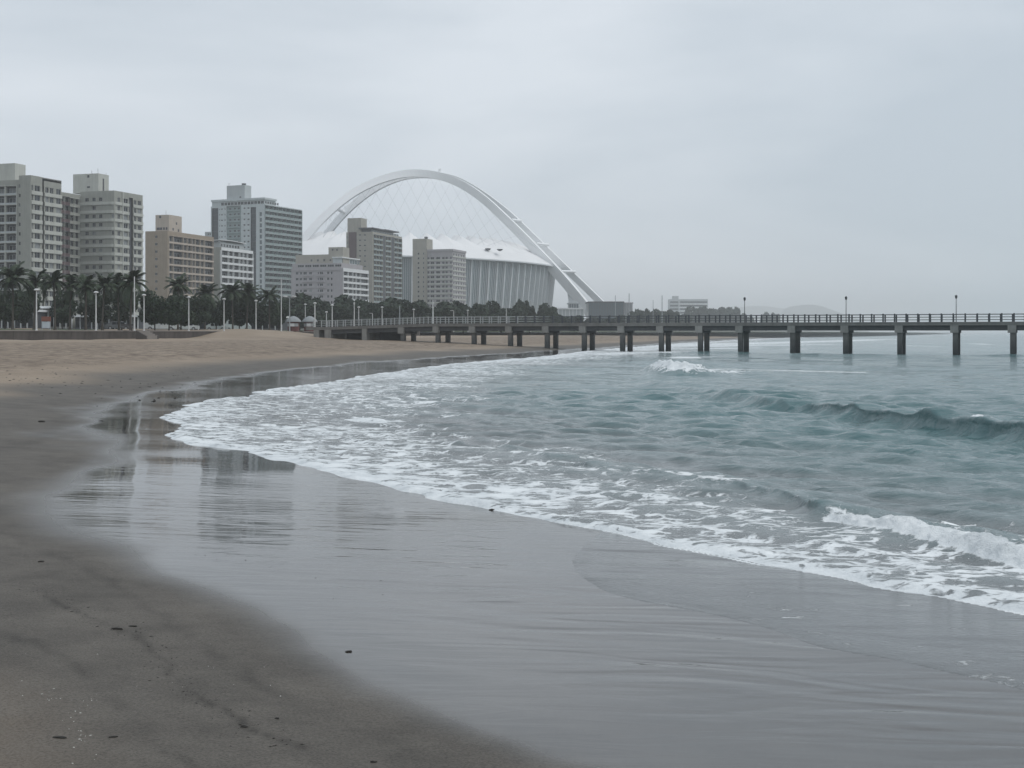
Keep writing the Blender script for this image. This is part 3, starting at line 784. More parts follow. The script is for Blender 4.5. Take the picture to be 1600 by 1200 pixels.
def build_pier():
    root = empty("pier", (PA[0], PA[1], 0), math.atan2(-PE[1], -PE[0]))
    tag(root, "long grey concrete pier on paired piles running out over the surf", "pier")
    T0 = -34.0
    ts = sorted(set([T0, -10, 20, 50] + [pier_t(p) for p in (700, 668, 630, 590, 550, 505)] + [T_END]))
    sec = lambda t, pts: [(-t, y, deck_z(t) + z) for y, z in pts]
    mb = MB(); mb.ring_sweep([sec(t, [(0, -0.34), (0, 0), (PIER_W, 0), (PIER_W, -0.34)]) for t in ts]); mb.build("deck", M_CONC, root)
    for y0 in (-0.05, PIER_W - 0.17):
        mb = MB(); mb.ring_sweep([sec(t, [(y0, -0.03), (y0, 0.12), (y0 + 0.22, 0.12), (y0 + 0.22, -0.03)]) for t in ts]); mb.build("kerb", M_CONC, root)
    near = [626, 680.5, 737, 794, 851.5, 909.5, 969.5, 1030.3, 1091.5, 1154.3, 1236, 1319, 1404, 1491, 1581]
    tp = [pier_t(p) for p in near]
    tp = [tp[-1] - 7.3 * k for k in (3, 2, 1)] + tp[::-1]
    tp = sorted(tp)
    # abutment bent on the sand
    tall = [T0] + tp + [pier_t(569), pier_t(512)]
    for a, b in zip(tall[:-1], tall[1:]):
        for y0 in (0.42, PIER_W - 0.82):
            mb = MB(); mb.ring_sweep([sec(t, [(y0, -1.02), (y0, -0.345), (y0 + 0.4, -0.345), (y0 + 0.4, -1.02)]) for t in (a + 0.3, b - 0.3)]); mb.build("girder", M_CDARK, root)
    for t in tp:
        z = deck_z(t)
        mb = MB(); mb.box(-t - 0.52, -t + 0.52, 0.03, 0.55, z - 1.32, z - 0.346); mb.build("girder_end_block", M_CAP, root)
        mb = MB(); mb.box(-t - 0.52, -t + 0.52, PIER_W - 0.55, PIER_W - 0.03, z - 1.32, z - 0.346); mb.build("girder_end_block", M_CAP, root)
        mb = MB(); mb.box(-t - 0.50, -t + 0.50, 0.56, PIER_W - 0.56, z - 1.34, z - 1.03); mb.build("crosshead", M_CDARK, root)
        for yy in (0.75, PIER_W - 0.95):
            p = PA + PE * t + np.array([0.398, 0.917]) * yy
            zb = float(sand_h(np.array([p[0]]), np.array([p[1]]))[0][0]) - 1.2
            mb = MB()
            w, c = 0.34, 0.07
            oc = [(-w, -w + c), (-w + c, -w), (w - c, -w), (w, -w + c), (w, w - c), (w - c, w), (-w + c, w), (-w, w - c)]
            mb.ring_sweep([[(-t + 0.1 + a, yy + b, zb) for a, b in oc], [(-t + 0.1 + a, yy + b, z - 1.325) for a, b in oc]])
            mb.build("pile", M_PILE, root)
    for px, w in ((569, 0.42), (512, 0.6), (494, 0.5)):
        t = pier_t(px); z = deck_z(t)
        mb = MB(); mb.box(-t - w, -t + w, 0.06, PIER_W - 0.06, 1.0, z - 0.346); mb.build("abutment_pier", M_CAP, root)
    a, b = pier_t(612), pier_t(520)
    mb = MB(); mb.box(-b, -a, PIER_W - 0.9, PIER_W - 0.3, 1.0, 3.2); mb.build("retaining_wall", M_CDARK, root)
    # railings: posts every metre and a half, three rails
    tn = np.arange(T0 + 0.4, T_END, 1.5)
    pm = MB(); pm.box(-0.10, 0.10, -0.06, 0.06, -0.02, 1.12); post = pm.mesh("railing_post", M_POST)
    pm = MB(); pm.box(-0.06, 0.06, -0.06, 0.06, -0.02, 1.10); post2 = pm.mesh("railing_post_steel", M_RAIL2)
    for y0, sh_ in ((0.14, 0.0), (PIER_W - 0.14, 0.35)):
        for t in tn:
            link("railing_post", post if t < pier_t(800) else post2, root, (-(t + sh_), y0, deck_z(t + sh_) + 0.12))
        for hz_, rr in ((1.14, 0.036), (0.78, 0.028), (0.42, 0.028)):
            tsea = [t for t in ts if t < pier_t(840)] + [pier_t(840)]
            tland = [pier_t(840)] + [t for t in ts if t > pier_t(840)]
            for tl, mm in ((tsea, M_RAIL), (tland, M_RAIL2)):
                mb = MB(); mb.tube([(-t, y0, deck_z(t) + hz_) for t in tl], rr, 6); mb.build("rail", mm, root)
    return root
build_pier()

# ------------------------------------------------------------------ lamp posts
M_LPOLE = flat("lamp_white_paint", (0.60, 0.61, 0.61), 0.45)
M_LGREY = flat("lamp_grey_paint", (0.30, 0.32, 0.33), 0.5)
M_LDARK = flat("lamp_dark_paint", (0.05, 0.055, 0.06), 0.5)
M_LGLASS = flat("lamp_diffuser", (0.55, 0.56, 0.56), 0.3)
def lamp(px, ytop, Y, label, style="dome", base=None, m=None, group="promenade lamp posts", thick=1.0):
    p = at(px, ytop, Y)
    gz = base if base is not None else ground_z(p.x, p.y)
    H = p.z - gz
    root = empty("lamp_post", (p.x, p.y, gz))
    m = m or M_LPOLE
    mb = MB(); k = thick
    mb.lathe([(0.16 * k, 0), (0.16 * k, 0.06), (0.105 * k, 0.08), (0.10 * k, 1.2), (0.085 * k, 1.25), (0.062 * k, H - 0.25)], 10)
    mb.build("pole", m, root, smooth=False)
    if style == "dome":
        mb = MB(); mb.lathe([(0.05, H - 0.26), (0.10, H - 0.22), (0.30, H - 0.20), (0.31, H - 0.14), (0.24, H - 0.05), (0.10, H), (0.01, H + 0.01)], 14)
        hd = mb.build("lamp_head", m, root, smooth=True)
        mb = MB(); mb.lathe([(0.08, H - 0.25), (0.20, H - 0.24), (0.24, H - 0.205)], 12); mb.build("diffuser", M_LGLASS, hd)
    elif style == "arm":
        mb = MB(); mb.tube([(0, 0, H - 0.3), (0, 0, H - 0.02), (-0.25, 0, H)], 0.05, 8); mb.build("bracket", m, root)
        mb = MB(); mb.box(-0.75, -0.15, -0.14, 0.14, H - 0.02, H + 0.07); mb.build("lamp_head", m, root)
    elif style == "lantern":
        mb = MB(); mb.lathe([(0.06, H - 0.5), (0.14, H - 0.42), (0.17, H - 0.14), (0.20, H - 0.10), (0.06, H), (0.01, H + 0.05)], 10)
        mb.build("lamp_head", m, root)
    elif style == "plain":
        mb = MB(); mb.lathe([(0.07, H - 0.26), (0.07, H - 0.03), (0.02, H)], 8); mb.build("finial", m, root)
    elif style == "twin":
        mb = MB(); mb.box(-0.9, 0.9, -0.05, 0.05, H - 0.25, H - 0.15); mb.build("crossarm", m, root)
        for sx in (-0.75, 0.75):
            mb = MB(); mb.lathe([(0.05, H - 0.15), (0.42, H - 0.1), (0.44, H + 0.02), (0.2, H + 0.1)], 12, (sx, 0, 0)); mb.build("lamp_head", M_LPOLE, root)
    tag(root, label, "lamp post", group)
    return root
for px, yt, Yl, lb in ((57, 451, 151.5, "white dome-headed lamp post on the sea wall, leftmost in the picture"), (150, 455, 161, "white dome-headed lamp post in front of the palms, second along the wall"),
                       (225, 459.5, 175, "white dome-headed lamp post before the tan block's left edge"), (295, 463, 189, "white dome-headed lamp post in front of the tan block"),
                       (350, 466, 201, "white dome-headed lamp post in front of the white hotel block"), (400, 468.5, 214, "white dome-headed lamp post at the end of the exposed sea wall")):
    lamp(px, yt, Yl, lb)
lamp(210, 432, 168, "tall plain white flag pole rising among the palms", "plain", group="tall poles", thick=1.1)
lamp(439.5, 434.5, 216, "tall plain white flag pole in front of the glassy tower", "plain", group="tall poles", thick=1.0)
lamp(452.5, 463, 224, "grey mast with two round floodlights beside the kiosks", "twin", m=M_LGREY, thick=1.2)
lamp(492, 472.5, 226, "stout white lamp post beside the kiosk at the pier entrance", thick=1.3)
lamp(519, 475.5, 222, "white lamp post at the landward end of the pier railing", thick=1.1)
lamp(510, 486.5, 262, "short thin lamp post between the two stouter ones at the pier entrance")
lamp(477, 474.5, 262, "slim white lamp post rising behind the domed kiosks")
lamp(553.5, 472.5, 250, "white lamp post with a double head in front of the dark tree belt", "lantern", thick=1.2)
lamp(560.5, 479, 262, "white lamp post just right of the double-headed one")
lamp(597, 479, 270, "white lamp post behind the railing below the brown tower")
lamp(582, 489.5, 300, "short white lamp post low behind the pier ramp railing", "arm")
lamp(646.5, 482.5, 290, "slim white lamp post below the pale block's stair tower")
lamp(709, 485.5, 280, "white lamp post with a side arm behind the inner railing", "arm")
lamp(624.5, 478, 205, "grey pole standing on the pier above its first pair of piles", "plain", base=deck_z(pier_t(626)), m=M_LGREY, group="pier lamp posts")
lamp(676.5, 468.5, 203, "tall white pole standing on the pier by the second pair of piles", "plain", base=DECK_Z, group="pier lamp posts", thick=1.2)
lamp(791, 478, 320, "pale street lamp with a side arm before the stadium fins", "arm", m=M_LPOLE, group="street lamps before the stadium")
lamp(731, 484, 330, "thin pale street lamp before the stadium's near end", "dome", m=M_LPOLE, group="street lamps before the stadium")
lamp(820, 473, 420, "thin pale street lamp among the trees before the stadium", "dome", group="street lamps before the stadium")
lamp(829, 470, 430, "taller thin pale street lamp among the trees before the stadium", "dome", group="street lamps before the stadium")
for px, yt, lb in ((1163.5, 464.5, "thin dark lamp post on the pier, nearest to shore of the three"), (1322, 463, "thin dark lamp post on the pier, middle of the three"), (1494, 461, "thin dark lamp post on the pier, farthest out to sea")):
    t = pier_t(px); Yp = PA[1] + PE[1] * t + 0.917 * 4.3
    lamp(px, yt, Yp, lb, "lantern", base=DECK_Z + 0.1, m=M_LDARK, group="pier lamp posts", thick=0.62)

# ------------------------------------------------------------------ blocks of flats behind the beach
class Block:
    """a rectangular block: near corner at photo column cx, local x runs back along the sea front, local y along the front turned to the camera"""
    def __init__(s, name, label, cx, cy, Y, th, xl, xr, base=3.6, cat="building"):
        s.th = rad(th); s.Y = Y; s.X = (cx - 800) / FPX * Y
        s.ztop = CAMH + (HZ - cy) / FPX * Y
        s.base = base
        s.root = empty(name, (s.X, Y, base), rad(90 - th))
        tag(s.root, label, cat, "apartment blocks along the beach front")
        s.wE, s.wS = s.u('E', xr), s.u('S', xl)
        s.H = s.ztop - base
        s.mb = MB()
        s.off = {'E': 0.0, 'S': 0.0}          # plane of each front, measured inward
        s.rnd = random.Random(int(cx * 7 + cy))
    def u(s, side, px):
        q = (px - 800) / FPX
        a, b = (math.sin(s.th), math.cos(s.th)) if side == 'E' else (-math.cos(s.th), math.sin(s.th))
        return (q * s.Y - s.X) / (a - q * b)
    def z(s, py, side='E', u=0.0):
        Yd = s.Y + (math.cos(s.th) if side == 'E' else math.sin(s.th)) * u
        return CAMH + (HZ - py) / FPX * Yd - s.base
    def P(s, side, u, dep, z):
        return (u, dep, z) if side == 'E' else (dep, u, z)
    def boxp(s, mb, side, u0, u1, d0, d1, z0, z1, m=0):
        if side == 'E': mb.box(u0, u1, d0, d1, z0, z1, m)
        else: mb.box(d0, d1, u0, u1, z0, z1, m)
    def part(s, name, side, u0, u1, d0, d1, z0, z1, mat, parent=None):
        mb = MB(); s.boxp(mb, side, u0, u1, d0, d1, z0, z1)
        return mb.build(name, mat, parent or s.root)
    def front(s, side, u0, u1, z0, z1, opens, dep=0.0, rev=0.30, m=0):
        """a wall sheet with real openings and their reveals"""
        us = sorted(set([u0, u1] + [round(v, 4) for o in opens for v in o[:2] if u0 < v < u1]))
        zs_ = sorted(set([z0, z1] + [round(v, 4) for o in opens for v in o[2:4] if z0 < v < z1]))
        for i in range(len(us) - 1):
            for j in range(len(zs_) - 1):
                uc, zc = (us[i] + us[i + 1]) / 2, (zs_[j] + zs_[j + 1]) / 2
                if any(o[0] < uc < o[1] and o[2] < zc < o[3] for o in opens): continue
                s.mb.quad(s.P(side, us[i], dep, zs_[j]), s.P(side, us[i + 1], dep, zs_[j]), s.P(side, us[i + 1], dep, zs_[j + 1]), s.P(side, us[i], dep, zs_[j + 1]), m)
        for o in opens:
            a, b, c, d_ = o[:4]
            r = o[4] if len(o) > 4 else rev
            c4 = [(a, c), (b, c), (b, d_), (a, d_)]
            for k in range(4):
                p, q = c4[k], c4[(k + 1) % 4]
                s.mb.quad(s.P(side, p[0], dep, p[1]), s.P(side, q[0], dep, q[1]), s.P(side, q[0], dep + r, q[1]), s.P(side, p[0], dep + r, p[1]), m)
    _wc = {}
    def window(s, side, uc, z0, w, h, dep, mull=1, glass=None, trans=False, frame=None):
        g = glass if glass is not None else s.rnd.choices([0, 1, 2], [5.5, 3, 1.0])[0]
        fr = frame or FRAME
        key = (round(w, 2), round(h, 2), mull, g, trans, fr.name)
        if key not in Block._wc:
            mb = MB(); f = 0.07
            mb.quad((-w / 2, 0, 0), (w / 2, 0, 0), (w / 2, 0, h), (-w / 2, 0, h), 0)
            for a, b, c, d_ in ((-w / 2, -w / 2 + f, 0, h), (w / 2 - f, w / 2, 0, h), (-w / 2 + f, w / 2 - f, 0, f), (-w / 2 + f, w / 2 - f, h - f, h)):
                mb.box(a, b, -0.06, -0.002, c, d_, 1)
            for k in range(mull):
                x_ = -w / 2 + w * (k + 1) / (mull + 1); mb.box(x_ - 0.04, x_ + 0.04, -0.05, -0.002, f, h - f, 1)
            if trans: mb.box(-w / 2 + f, w / 2 - f, -0.045, -0.002, h * 0.7 - 0.03, h * 0.7 + 0.03, 1)
            Block._wc[key] = mb.mesh("window", [GLASS[g], fr])
        p = s.P(side, uc, dep, z0)
        return link("window", Block._wc[key], s.root, p, (0, 0, 0) if side == 'E' else (0, 0, rad(-90)))
    def shell(s, wall, roofmat, parapet=0.0):
        """back walls, flat roof; closes the wall mesh"""
        wE, wS, H = s.wE, s.wS, s.H
        s.mb.quad((wE, 0, 0), (wE, wS, 0), (wE, wS, H), (wE, 0, H)); s.mb.quad((0, wS, 0), (wE, wS, 0), (wE, wS, H), (0, wS, H))
        s.mb.build("wall", wall if isinstance(wall, (list, tuple)) else [wall], s.root)
        mb = MB(); mb.box(0.02, wE - 0.02, 0.02, wS - 0.02, H - 0.4, H - 0.1); mb.build("roof", roofmat, s.root)
    def grid(s, side, cols, ztop, fh, n, wh, dep=0.0, rev=0.25, u0=None, u1=None, z0=0.0, z1=None, mull=1, m=0, glass=None, trans=False, skip=None, frame=None):
        """rows of windows: cols = (centre, width) pairs; first row's head at ztop"""
        opens = []
        for i in range(n):
            zb = ztop - i * fh - wh
            if zb < 0.3: break
            for c, w in cols:
                if skip and skip(i, c): continue
                opens.append((c - w / 2, c + w / 2, zb, zb + wh))
                s.window(side, c, zb, w, wh, dep + rev - 0.02, mull if w > 1.0 else 0, glass, trans, frame)
        s.front(side, 0 if u0 is None else u0, (s.wE if side == 'E' else s.wS) if u1 is None else u1, z0, s.H if z1 is None else z1, opens, dep, rev, m)
    def bands(s, name, side, u0, u1, ztop, fh, n, hgt, proj, mat, dep=0.0):
        for i in range(n):
            zt = ztop - i * fh
            if zt - hgt < 0.2: break
            s.part(name, side, u0, u1, dep - proj, dep - 0.003, zt - hgt, zt, mat)
    def balconies(s, side, ucols, ztop, fh, n, depth, mats, par=0.95, colw=0.16, proj=0.12, rail=True, dep=0.0, win_h=2.15):
        """open loggias: floor slabs, dividing columns, parapets and glazed back walls"""
        slab, colm, parm, back = mats
        u0, u1 = ucols[0], ucols[-1]
        zlow = ztop - n * fh
        zlow = max(zlow, 0.2)
        s.mb.quad(s.P(side, u0, dep + depth, 0), s.P(side, u1, dep + depth, 0), s.P(side, u1, dep + depth, ztop + 0.1), s.P(side, u0, dep + depth, ztop + 0.1), back)  # dark back colour paints in the shade of the recess
        for uu in (u0, u1):
            s.mb.quad(s.P(side, uu, dep, 0), s.P(side, uu, dep + depth, 0), s.P(side, uu, dep + depth, ztop + 0.1), s.P(side, uu, dep, ztop + 0.1), back)
        for i in range(n + 1):
            zt = ztop - i * fh
            if zt < 0.3: break
            s.part("balcony_slab", side, u0, u1, dep - proj, dep + depth - 0.01, zt - 0.09, zt + 0.09, slab)
            if i < n:
                zb = zt - fh + 0.095
                for a, b in zip(ucols[:-1], ucols[1:]):
                    if rail: s.part("parapet", side, a + colw / 2 + 0.01, b - colw / 2 - 0.01, dep - proj + 0.03, dep - proj + 0.12, zb, zb + par, parm)
                    w = (b - a) * 0.80
                    s.window(side, (a + b) / 2, zb + 0.02, w, min(win_h, fh - 0.3), dep + depth - 0.05, 2 if w > 2.2 else 1)
        for uu in ucols:
            s.part("column", side, uu - colw / 2, uu + colw / 2, dep - proj - 0.02, dep + depth * 0.5, zlow, ztop - 0.1, colm)
    def box(s, name, x0, x1, y0, y1, z0, z1, mat, parent=None):
        mb = MB(); mb.box(x0, x1, y0, y1, z0, z1)
        return mb.build(name, mat, parent or s.root)
    def aerials(s, spots, z0, parent=None):
        for i, (a, b, h) in enumerate(spots):
            mb = MB(); mb.tube([(a, b, z0), (a, b, z0 + h)], 0.06, 5); mb.build("aerial", M_LDARK, parent or s.root)

M_OLIVE = paint("render_olive_grey", (0.326, 0.33, 0.297), 0.85, 0.12)
M_OLIVE2 = paint("render_pale_olive", (0.475, 0.482, 0.442), 0.85, 0.12)
M_ROOF = paint("roof_felt", (0.22, 0.22, 0.21), 0.9, 0.15, streak=False)
M_TAN = paint("render_tan", (0.328, 0.268, 0.206), 0.85, 0.12)
M_TAN2 = paint("render_pale_tan", (0.468, 0.403, 0.341), 0.85, 0.12)
M_WHT = paint("render_white", (0.694, 0.706, 0.706), 0.8, 0.10)
M_GREY = paint("render_grey", (0.425, 0.454, 0.46), 0.8, 0.10)
M_GRAN = paint("render_bluish", (0.515, 0.56, 0.566), 0.75, 0.10)
M_PLUM = paint("render_plum", (0.105, 0.068, 0.072), 0.8, 0.12)
M_DGREY = paint("dark_grey_and_shade", (0.075, 0.08, 0.09), 0.7, 0.12)  # dark grey parts; on loggia backs and shop walls it is painted shade
M_BROWNG = paint("render_taupe", (0.356, 0.338, 0.294), 0.85, 0.12)
M_MAUVE = paint("render_mauve_grey", (0.375, 0.356, 0.369), 0.85, 0.10)
M_TEALP = paint("parapet_sea_green", (0.264, 0.325, 0.325), 0.5, 0.12)

# --- olive grey slab at the left edge of the picture
b = Block("apartment_block", "tall olive grey apartment block cut by the left picture edge", 48, 273.5, 400, 18, 29.5, 96)
WT = b.z(288.4)
u66, u68 = b.u('E', 66.0), b.u('E', 68.6)
HL = b.z(282.4, 'E', u68)
b.grid('E', [(b.u('E', 50.6), 0.75), (b.u('E', 58.6), 2.6)], WT, 3.0, 15, 1.8, u1=u66)
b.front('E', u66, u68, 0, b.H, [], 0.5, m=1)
b.grid('E', [(b.u('E', 73.5), 1.6), (b.u('E', 80.8), 1.9), (b.u('E', 91.6), 2.3)], WT, 3.0, 15, 1.8, u0=u68, z1=HL)
b.bands("spandrel", 'E', 0.25, u66 - 0.1, WT - 1.82, 3.0, 15, 1.15, 0.28, M_OLIVE2)
b.bands("spandrel", 'E', u68 + 0.1, b.wE, WT - 1.82, 3.0, 15, 1.15, 0.34, M_OLIVE2)
b.grid('S', [(b.u('S', 30.6), 0.7)], WT + 0.3, 3.0, 15, 1.2)
b.shell([M_OLIVE, M_DGREY], M_ROOF)
# loggia wing running out of the picture
w0, w1 = b.wS, b.u('S', -58)
ZL = b.z(280, 'S', w0)
wing = MB(); wing.box(1.2, 13.5, w0 + 0.01, w0 + 1.6, 0, ZL); wing.box(2.9, 13.5, w0 + 1.62, w1, 0, ZL); wing.box(1.2, 2.88, w0 + 1.62, w1, ZL - 1.7, ZL)
wing.build("wing_wall", M_OLIVE, b.root)
b.mb = MB()
cols = [b.u('S', v) for v in (22, 3.8, -14.5, -33, -51)]
b.balconies('S', cols, ZL - 1.75, 3.0, 14, 1.6, (M_OLIVE2, M_OLIVE2, M_GREY, 0), par=0.55, dep=1.25, proj=0.1, rail=True, colw=0.3)
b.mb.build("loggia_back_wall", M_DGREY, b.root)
b.box("stair_head", 4, 9, b.u('S', 10), b.u('S', -40), ZL, b.z(254, 'S', 8) + 0.4, M_OLIVE2)

# --- olive grey block with rounded bands
b = Block("apartment_block", "olive grey apartment block with rounded pale bands and plum balconies beside", 178.5, 297.5, 440, 18, 125.6, 223)
WT = b.z(307.5)
FH = 2.92
ub0, ub1 = b.u('E', 201.5), b.u('E', 207.6)
b.grid('E', [(b.u('E', 185.8), 1.5), (b.u('E', 196.5), 2.6)], WT, FH, 16, 1.55, u1=ub0)
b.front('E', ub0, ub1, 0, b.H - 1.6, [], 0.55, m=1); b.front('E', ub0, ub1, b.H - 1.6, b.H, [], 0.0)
b.grid('E', [(b.u('E', 211.0), 1.5), (b.u('E', 218.0), 2.1)], WT, FH, 16, 1.55, u0=ub1)
rs = random.Random(3); miss = set((i, k) for i in range(16) for k in range(5) if rs.random() < 0.28)
sc = [(b.u('S', v), w) for v, w in ((176.6, 1.05), (157, 1.4), (146.5, 1.4), (135.5, 1.5))]
b.grid('S', sc, WT, FH, 16, 1.35, skip=lambda i, c: (i, min(range(4), key=lambda k: abs(sc[k][0] - c))) in miss)
# rounded balcony bands wrapping the corner
for i in range(17):
    zt = WT - 1.62 - i * FH if i else None
for i in range(15):
    zt = WT - 1.62 - i * FH; zb = zt - 1.0
    if zb < 0.3: break
    pl = [(b.u('E', 190.2), -0.34)]
    R_ = 1.5
    for k in range(7):
        a_ = rad(-90 - 90 * k / 6); pl.append((R_ - 0.34 + R_ * math.cos(a_), R_ - 0.34 + R_ * math.sin(a_)))
    pl.append((-0.34, b.wS - 0.05))
    inner = [(pl[0][0], -0.004), (0.9, -0.004), (-0.004, 0.9), (-0.004, b.wS - 0.05)]
    mb = MB(); pts = pl + inner[::-1]
    mb.ring_sweep([[(p[0], p[1], zb) for p in pts], [(p[0], p[1], zt) for p in pts]])
    mb.build("spandrel", M_OLIVE2, b.root)
b.bands("spandrel", 'E', b.u('E', 191.5), ub0 - 0.1, WT - 1.62, FH, 15, 1.0, 0.3, M_OLIVE2)
b.bands("spandrel", 'E', ub1 + 0.1, b.wE, WT - 1.62, FH, 15, 1.0, 0.3, M_OLIVE2)
b.part("pilaster", 'E', b.u('E', 190.3), b.u('E', 191.4), -0.45, -0.003, 0.2, b.H, M_OLIVE2)
b.shell([M_OLIVE, M_DGREY], M_ROOF)
# recessed wing with plum coloured balconies
HW = b.H - 1.3
wg = MB(); wg.box(-12.5, 10, b.wS + 1.62, b.wS + 9, 0, HW); wg.box(-12.5, -0.01, b.wS + 0.05, b.wS + 1.6, HW - 1.2, HW + 0.2); wg.build("wing_wall", M_OLIVE, b.root)
b.mb = MB()
for c0, c1, pm_ in ((-11.2, -5.6, M_PLUM), (-5.6, -0.3, M_OLIVE)):
    bb = b
    old = bb.P
    def P2(side, u, dep, z, _b=b): return (u, _b.wS + 0.02 + dep, z)
    def boxp2(mb, side, u0, u1, d0, d1, z0, z1, m=0, _b=b): mb.box(u0, u1, _b.wS + 0.02 + d0, _b.wS + 0.02 + d1, z0, z1, m)
    b.P, b.boxp = P2, boxp2
    b.balconies('E', [c0, (c0 + c1) / 2, c1], HW - 1.25, FH, 14, 1.55, (M_DGREY if pm_ is M_PLUM else M_OLIVE2, M_OLIVE2, pm_, 0), par=1.15 if pm_ is M_PLUM else 0.8, proj=0.05, colw=0.12)
    del b.P, b.boxp
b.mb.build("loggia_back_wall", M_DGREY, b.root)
x0 = 5.0
ph = b.box("lift_house", 3.0, 9.0, 8.6, 19.0, b.H - 0.1, b.z(270.8, 'E', 6), M_OLIVE2)
b.box("vent_window", 2.95, 2.995, 12.3, 13.1, b.H + 5.2, b.H + 6.1, M_DGREY, ph); b.box("vent_window", 2.95, 2.995, 12.0, 13.2, b.H + 1.6, b.H + 2.2, M_DGREY, ph); b.box("pipe_duct", 5.5, 6.1, 8.45, 8.595, b.H, b.H + 5.0, M_DGREY, ph)
b.aerials([(4, 12, 1.2), (4, 9.5, 1.8), (8, 9, 0.8)], b.z(270.8, 'E', 6), ph)

# --- tan block
b = Block("apartment_block", "tan apartment block with blank side wall and pale balcony fronts", 261.8, 360.6, 510, 17, 227.0, 334)
FH = 2.98; WT = b.z(367.5)
b.grid('S', [(b.u('S', 244.0), 1.1)], b.z(367.2), FH, 13, 1.1, glass=1)
us = [b.u('E', v) for v in (263.5, 270.4, 286.3, 292.8, 299.7, 305.0, 313.0, 319.3, 333.2)]
opens_dep = 1.0
b.front('E', 0, us[0], 0, b.H, []); b.front('E', us[0], b.wE, WT + 0.1, b.H, [])
b.balconies('E', us, WT, FH, 13, 1.3, (M_TAN2, M_TAN2, M_TAN2, 1), par=0.55, colw=0.22, proj=0.25, win_h=2.0)
b.shell([M_TAN, M_DGREY], M_ROOF)
tw = b.box("lift_house", 2.0, 2.0 + 9.5, b.u('S', 260.8) + 0.3, b.u('S', 238.5), b.H - 0.1, b.z(335.3, 'E', 2), M_TAN2)
yS = b.u('S', 260.8) + 0.3
for py_, w_, z_ in ((246, 0.9, 5.3), (252.0, 0.8, 0.6), (247.5, 1.0, 0.6), (256.0, 0.8, 0.6), (243, 1.4, 0.6)):
    u_ = b.u('S', py_); b.box("vent_window", 1.95, 1.995, u_ - w_ / 2, u_ + w_ / 2, b.H + z_, b.H + z_ + 1.0, M_DGREY, tw)
for ux, z_ in ((7.5, 3.0), (5.0, 0.5), (9.0, 0.3)): b.box("vent_window", ux - 0.5, ux + 0.5, yS - 0.05, yS - 0.004, b.H + z_, b.H + z_ + 1.0, M_DGREY, tw)
b.aerials([(3, yS + 2, 1.9)], b.z(335.3, 'E', 2), tw)

# --- white block
b = Block("apartment_block", "low white apartment block with gridded balconies before the glassy tower", 345.8, 386.0, 555, 17, 326, 395.6)
FH = 2.98; WT = b.z(390.5)
us = [b.u('E', v) for v in (345.95, 357.2, 365.0, 374.5, 380.6, 386.8, 395.4)]
b.front('E', us[0], b.wE, WT + 0.1, b.H, [])
b.front('S', 0, b.wS, 0, b.H, [], m=2)
b.balconies('E', us, WT, FH, 11, 1.2, (M_WHT, M_WHT, M_WHT, 1), par=0.75, colw=0.30, proj=0.2, win_h=1.9)
b.shell([M_WHT, M_DGREY, M_OLIVE], M_ROOF)
ts_ = b.box("top_storey", 1.0, b.u('E', 385), 1.2, b.wS, b.H - 0.05, b.z(377.5), M_GREY)
for k in range(7):
    ww = b.window('E', 2.2 + k * 2.45, b.H + 0.35, 1.7, 1.25, 1.14, 1, 0); ww.parent = ts_
rf = MB(); n_ = 10
top = [(-0.6 + (b.u('E', 386) + 0.6) * i / n_, b.z(375.0) - 0.35 + 0.5 * math.sin(math.pi * (0.15 + 0.85 * i / n_))) for i in range(n_ + 1)]
rf.ring_sweep([[(a_, 0.2, z_), (a_, b.wS + 0.2, z_), (a_, b.wS + 0.2, z_ + 0.3), (a_, 0.2, z_ + 0.3)] for a_, z_ in top]); rf.build("roof_slab", M_WHT, b.root)

# --- tall glassy tower
b = Block("apartment_tower", "tallest pale blue green apartment tower with rows of balconies", 413.5, 318.6, 680, 24, 329.5, 471.6)
FH = 2.99; WT = b.z(319.8)
us = list(np.linspace(0.15, b.wE - 0.1, 10))
b.front('E', 0, b.wE, WT + 0.1, b.H, [])
b.balconies('E', us, WT - 0.1, FH, 22, 1.5, (M_GRAN, M_TEALP, M_TEALP, 1), par=1.0, colw=0.10, proj=0.35, win_h=2.2)
# camera-side front in vertical zones
def col(a_, c_): return b.u('S', a_), b.u('S', c_)
ztop_row = b.z(322.6); 
c0, c1 = col(413.5, 400.0)
b.grid('S', [(b.u('S', 407.3), 1.5)], b.z(331.0), FH, 22, 2.2, u0=0, u1=c1, glass=3)
c2 = b.u('S', 391.6)
b.front('S', c1, c2, 0, b.H - 1.4, [], 0.5, m=1); b.front('S', c1, c2, b.H - 1.4, b.H, [])
c3 = b.u('S', 376.8)
b.grid('S', [(b.u('S', 388.0), 1.35), (b.u('S', 381.8), 1.2)], ztop_row, FH, 22, 0.85, u0=c2, u1=c3, glass=0)
c4 = b.u('S', 353.6)
b.front('S', c3, c4, 0, b.H, [(c3 + 0.1, c4 - 0.1, 0.5, b.H - 0.2, 0.6)])
b.mb.quad((0.6, c3, 0), (0.6, c4, 0), (0.6, c4, b.H), (0.6, c3, b.H), 3)
for i in range(22):
    zt = ztop_row - i * FH
    if zt < 2: break
    b.part("balcony_slab", 'S', c3 + 0.15, c4 - 0.15, 0.05, 0.59, zt - 1.75, zt - 0.95, M_TEALP)
    for px_ in (372, 366, 359): b.window('S', b.u('S', px_), zt - 0.9, 1.5, 1.1, 0.57, 1, 0)
c5 = b.u('S', 341.0)
b.grid('S', [(b.u('S', 351.4), 0.7), (b.u('S', 346.6), 1.1), (b.u('S', 343.0), 0.5)], ztop_row, FH, 22, 0.75, u0=c4, u1=c5, glass=0)
c6 = b.u('S', 331.0)
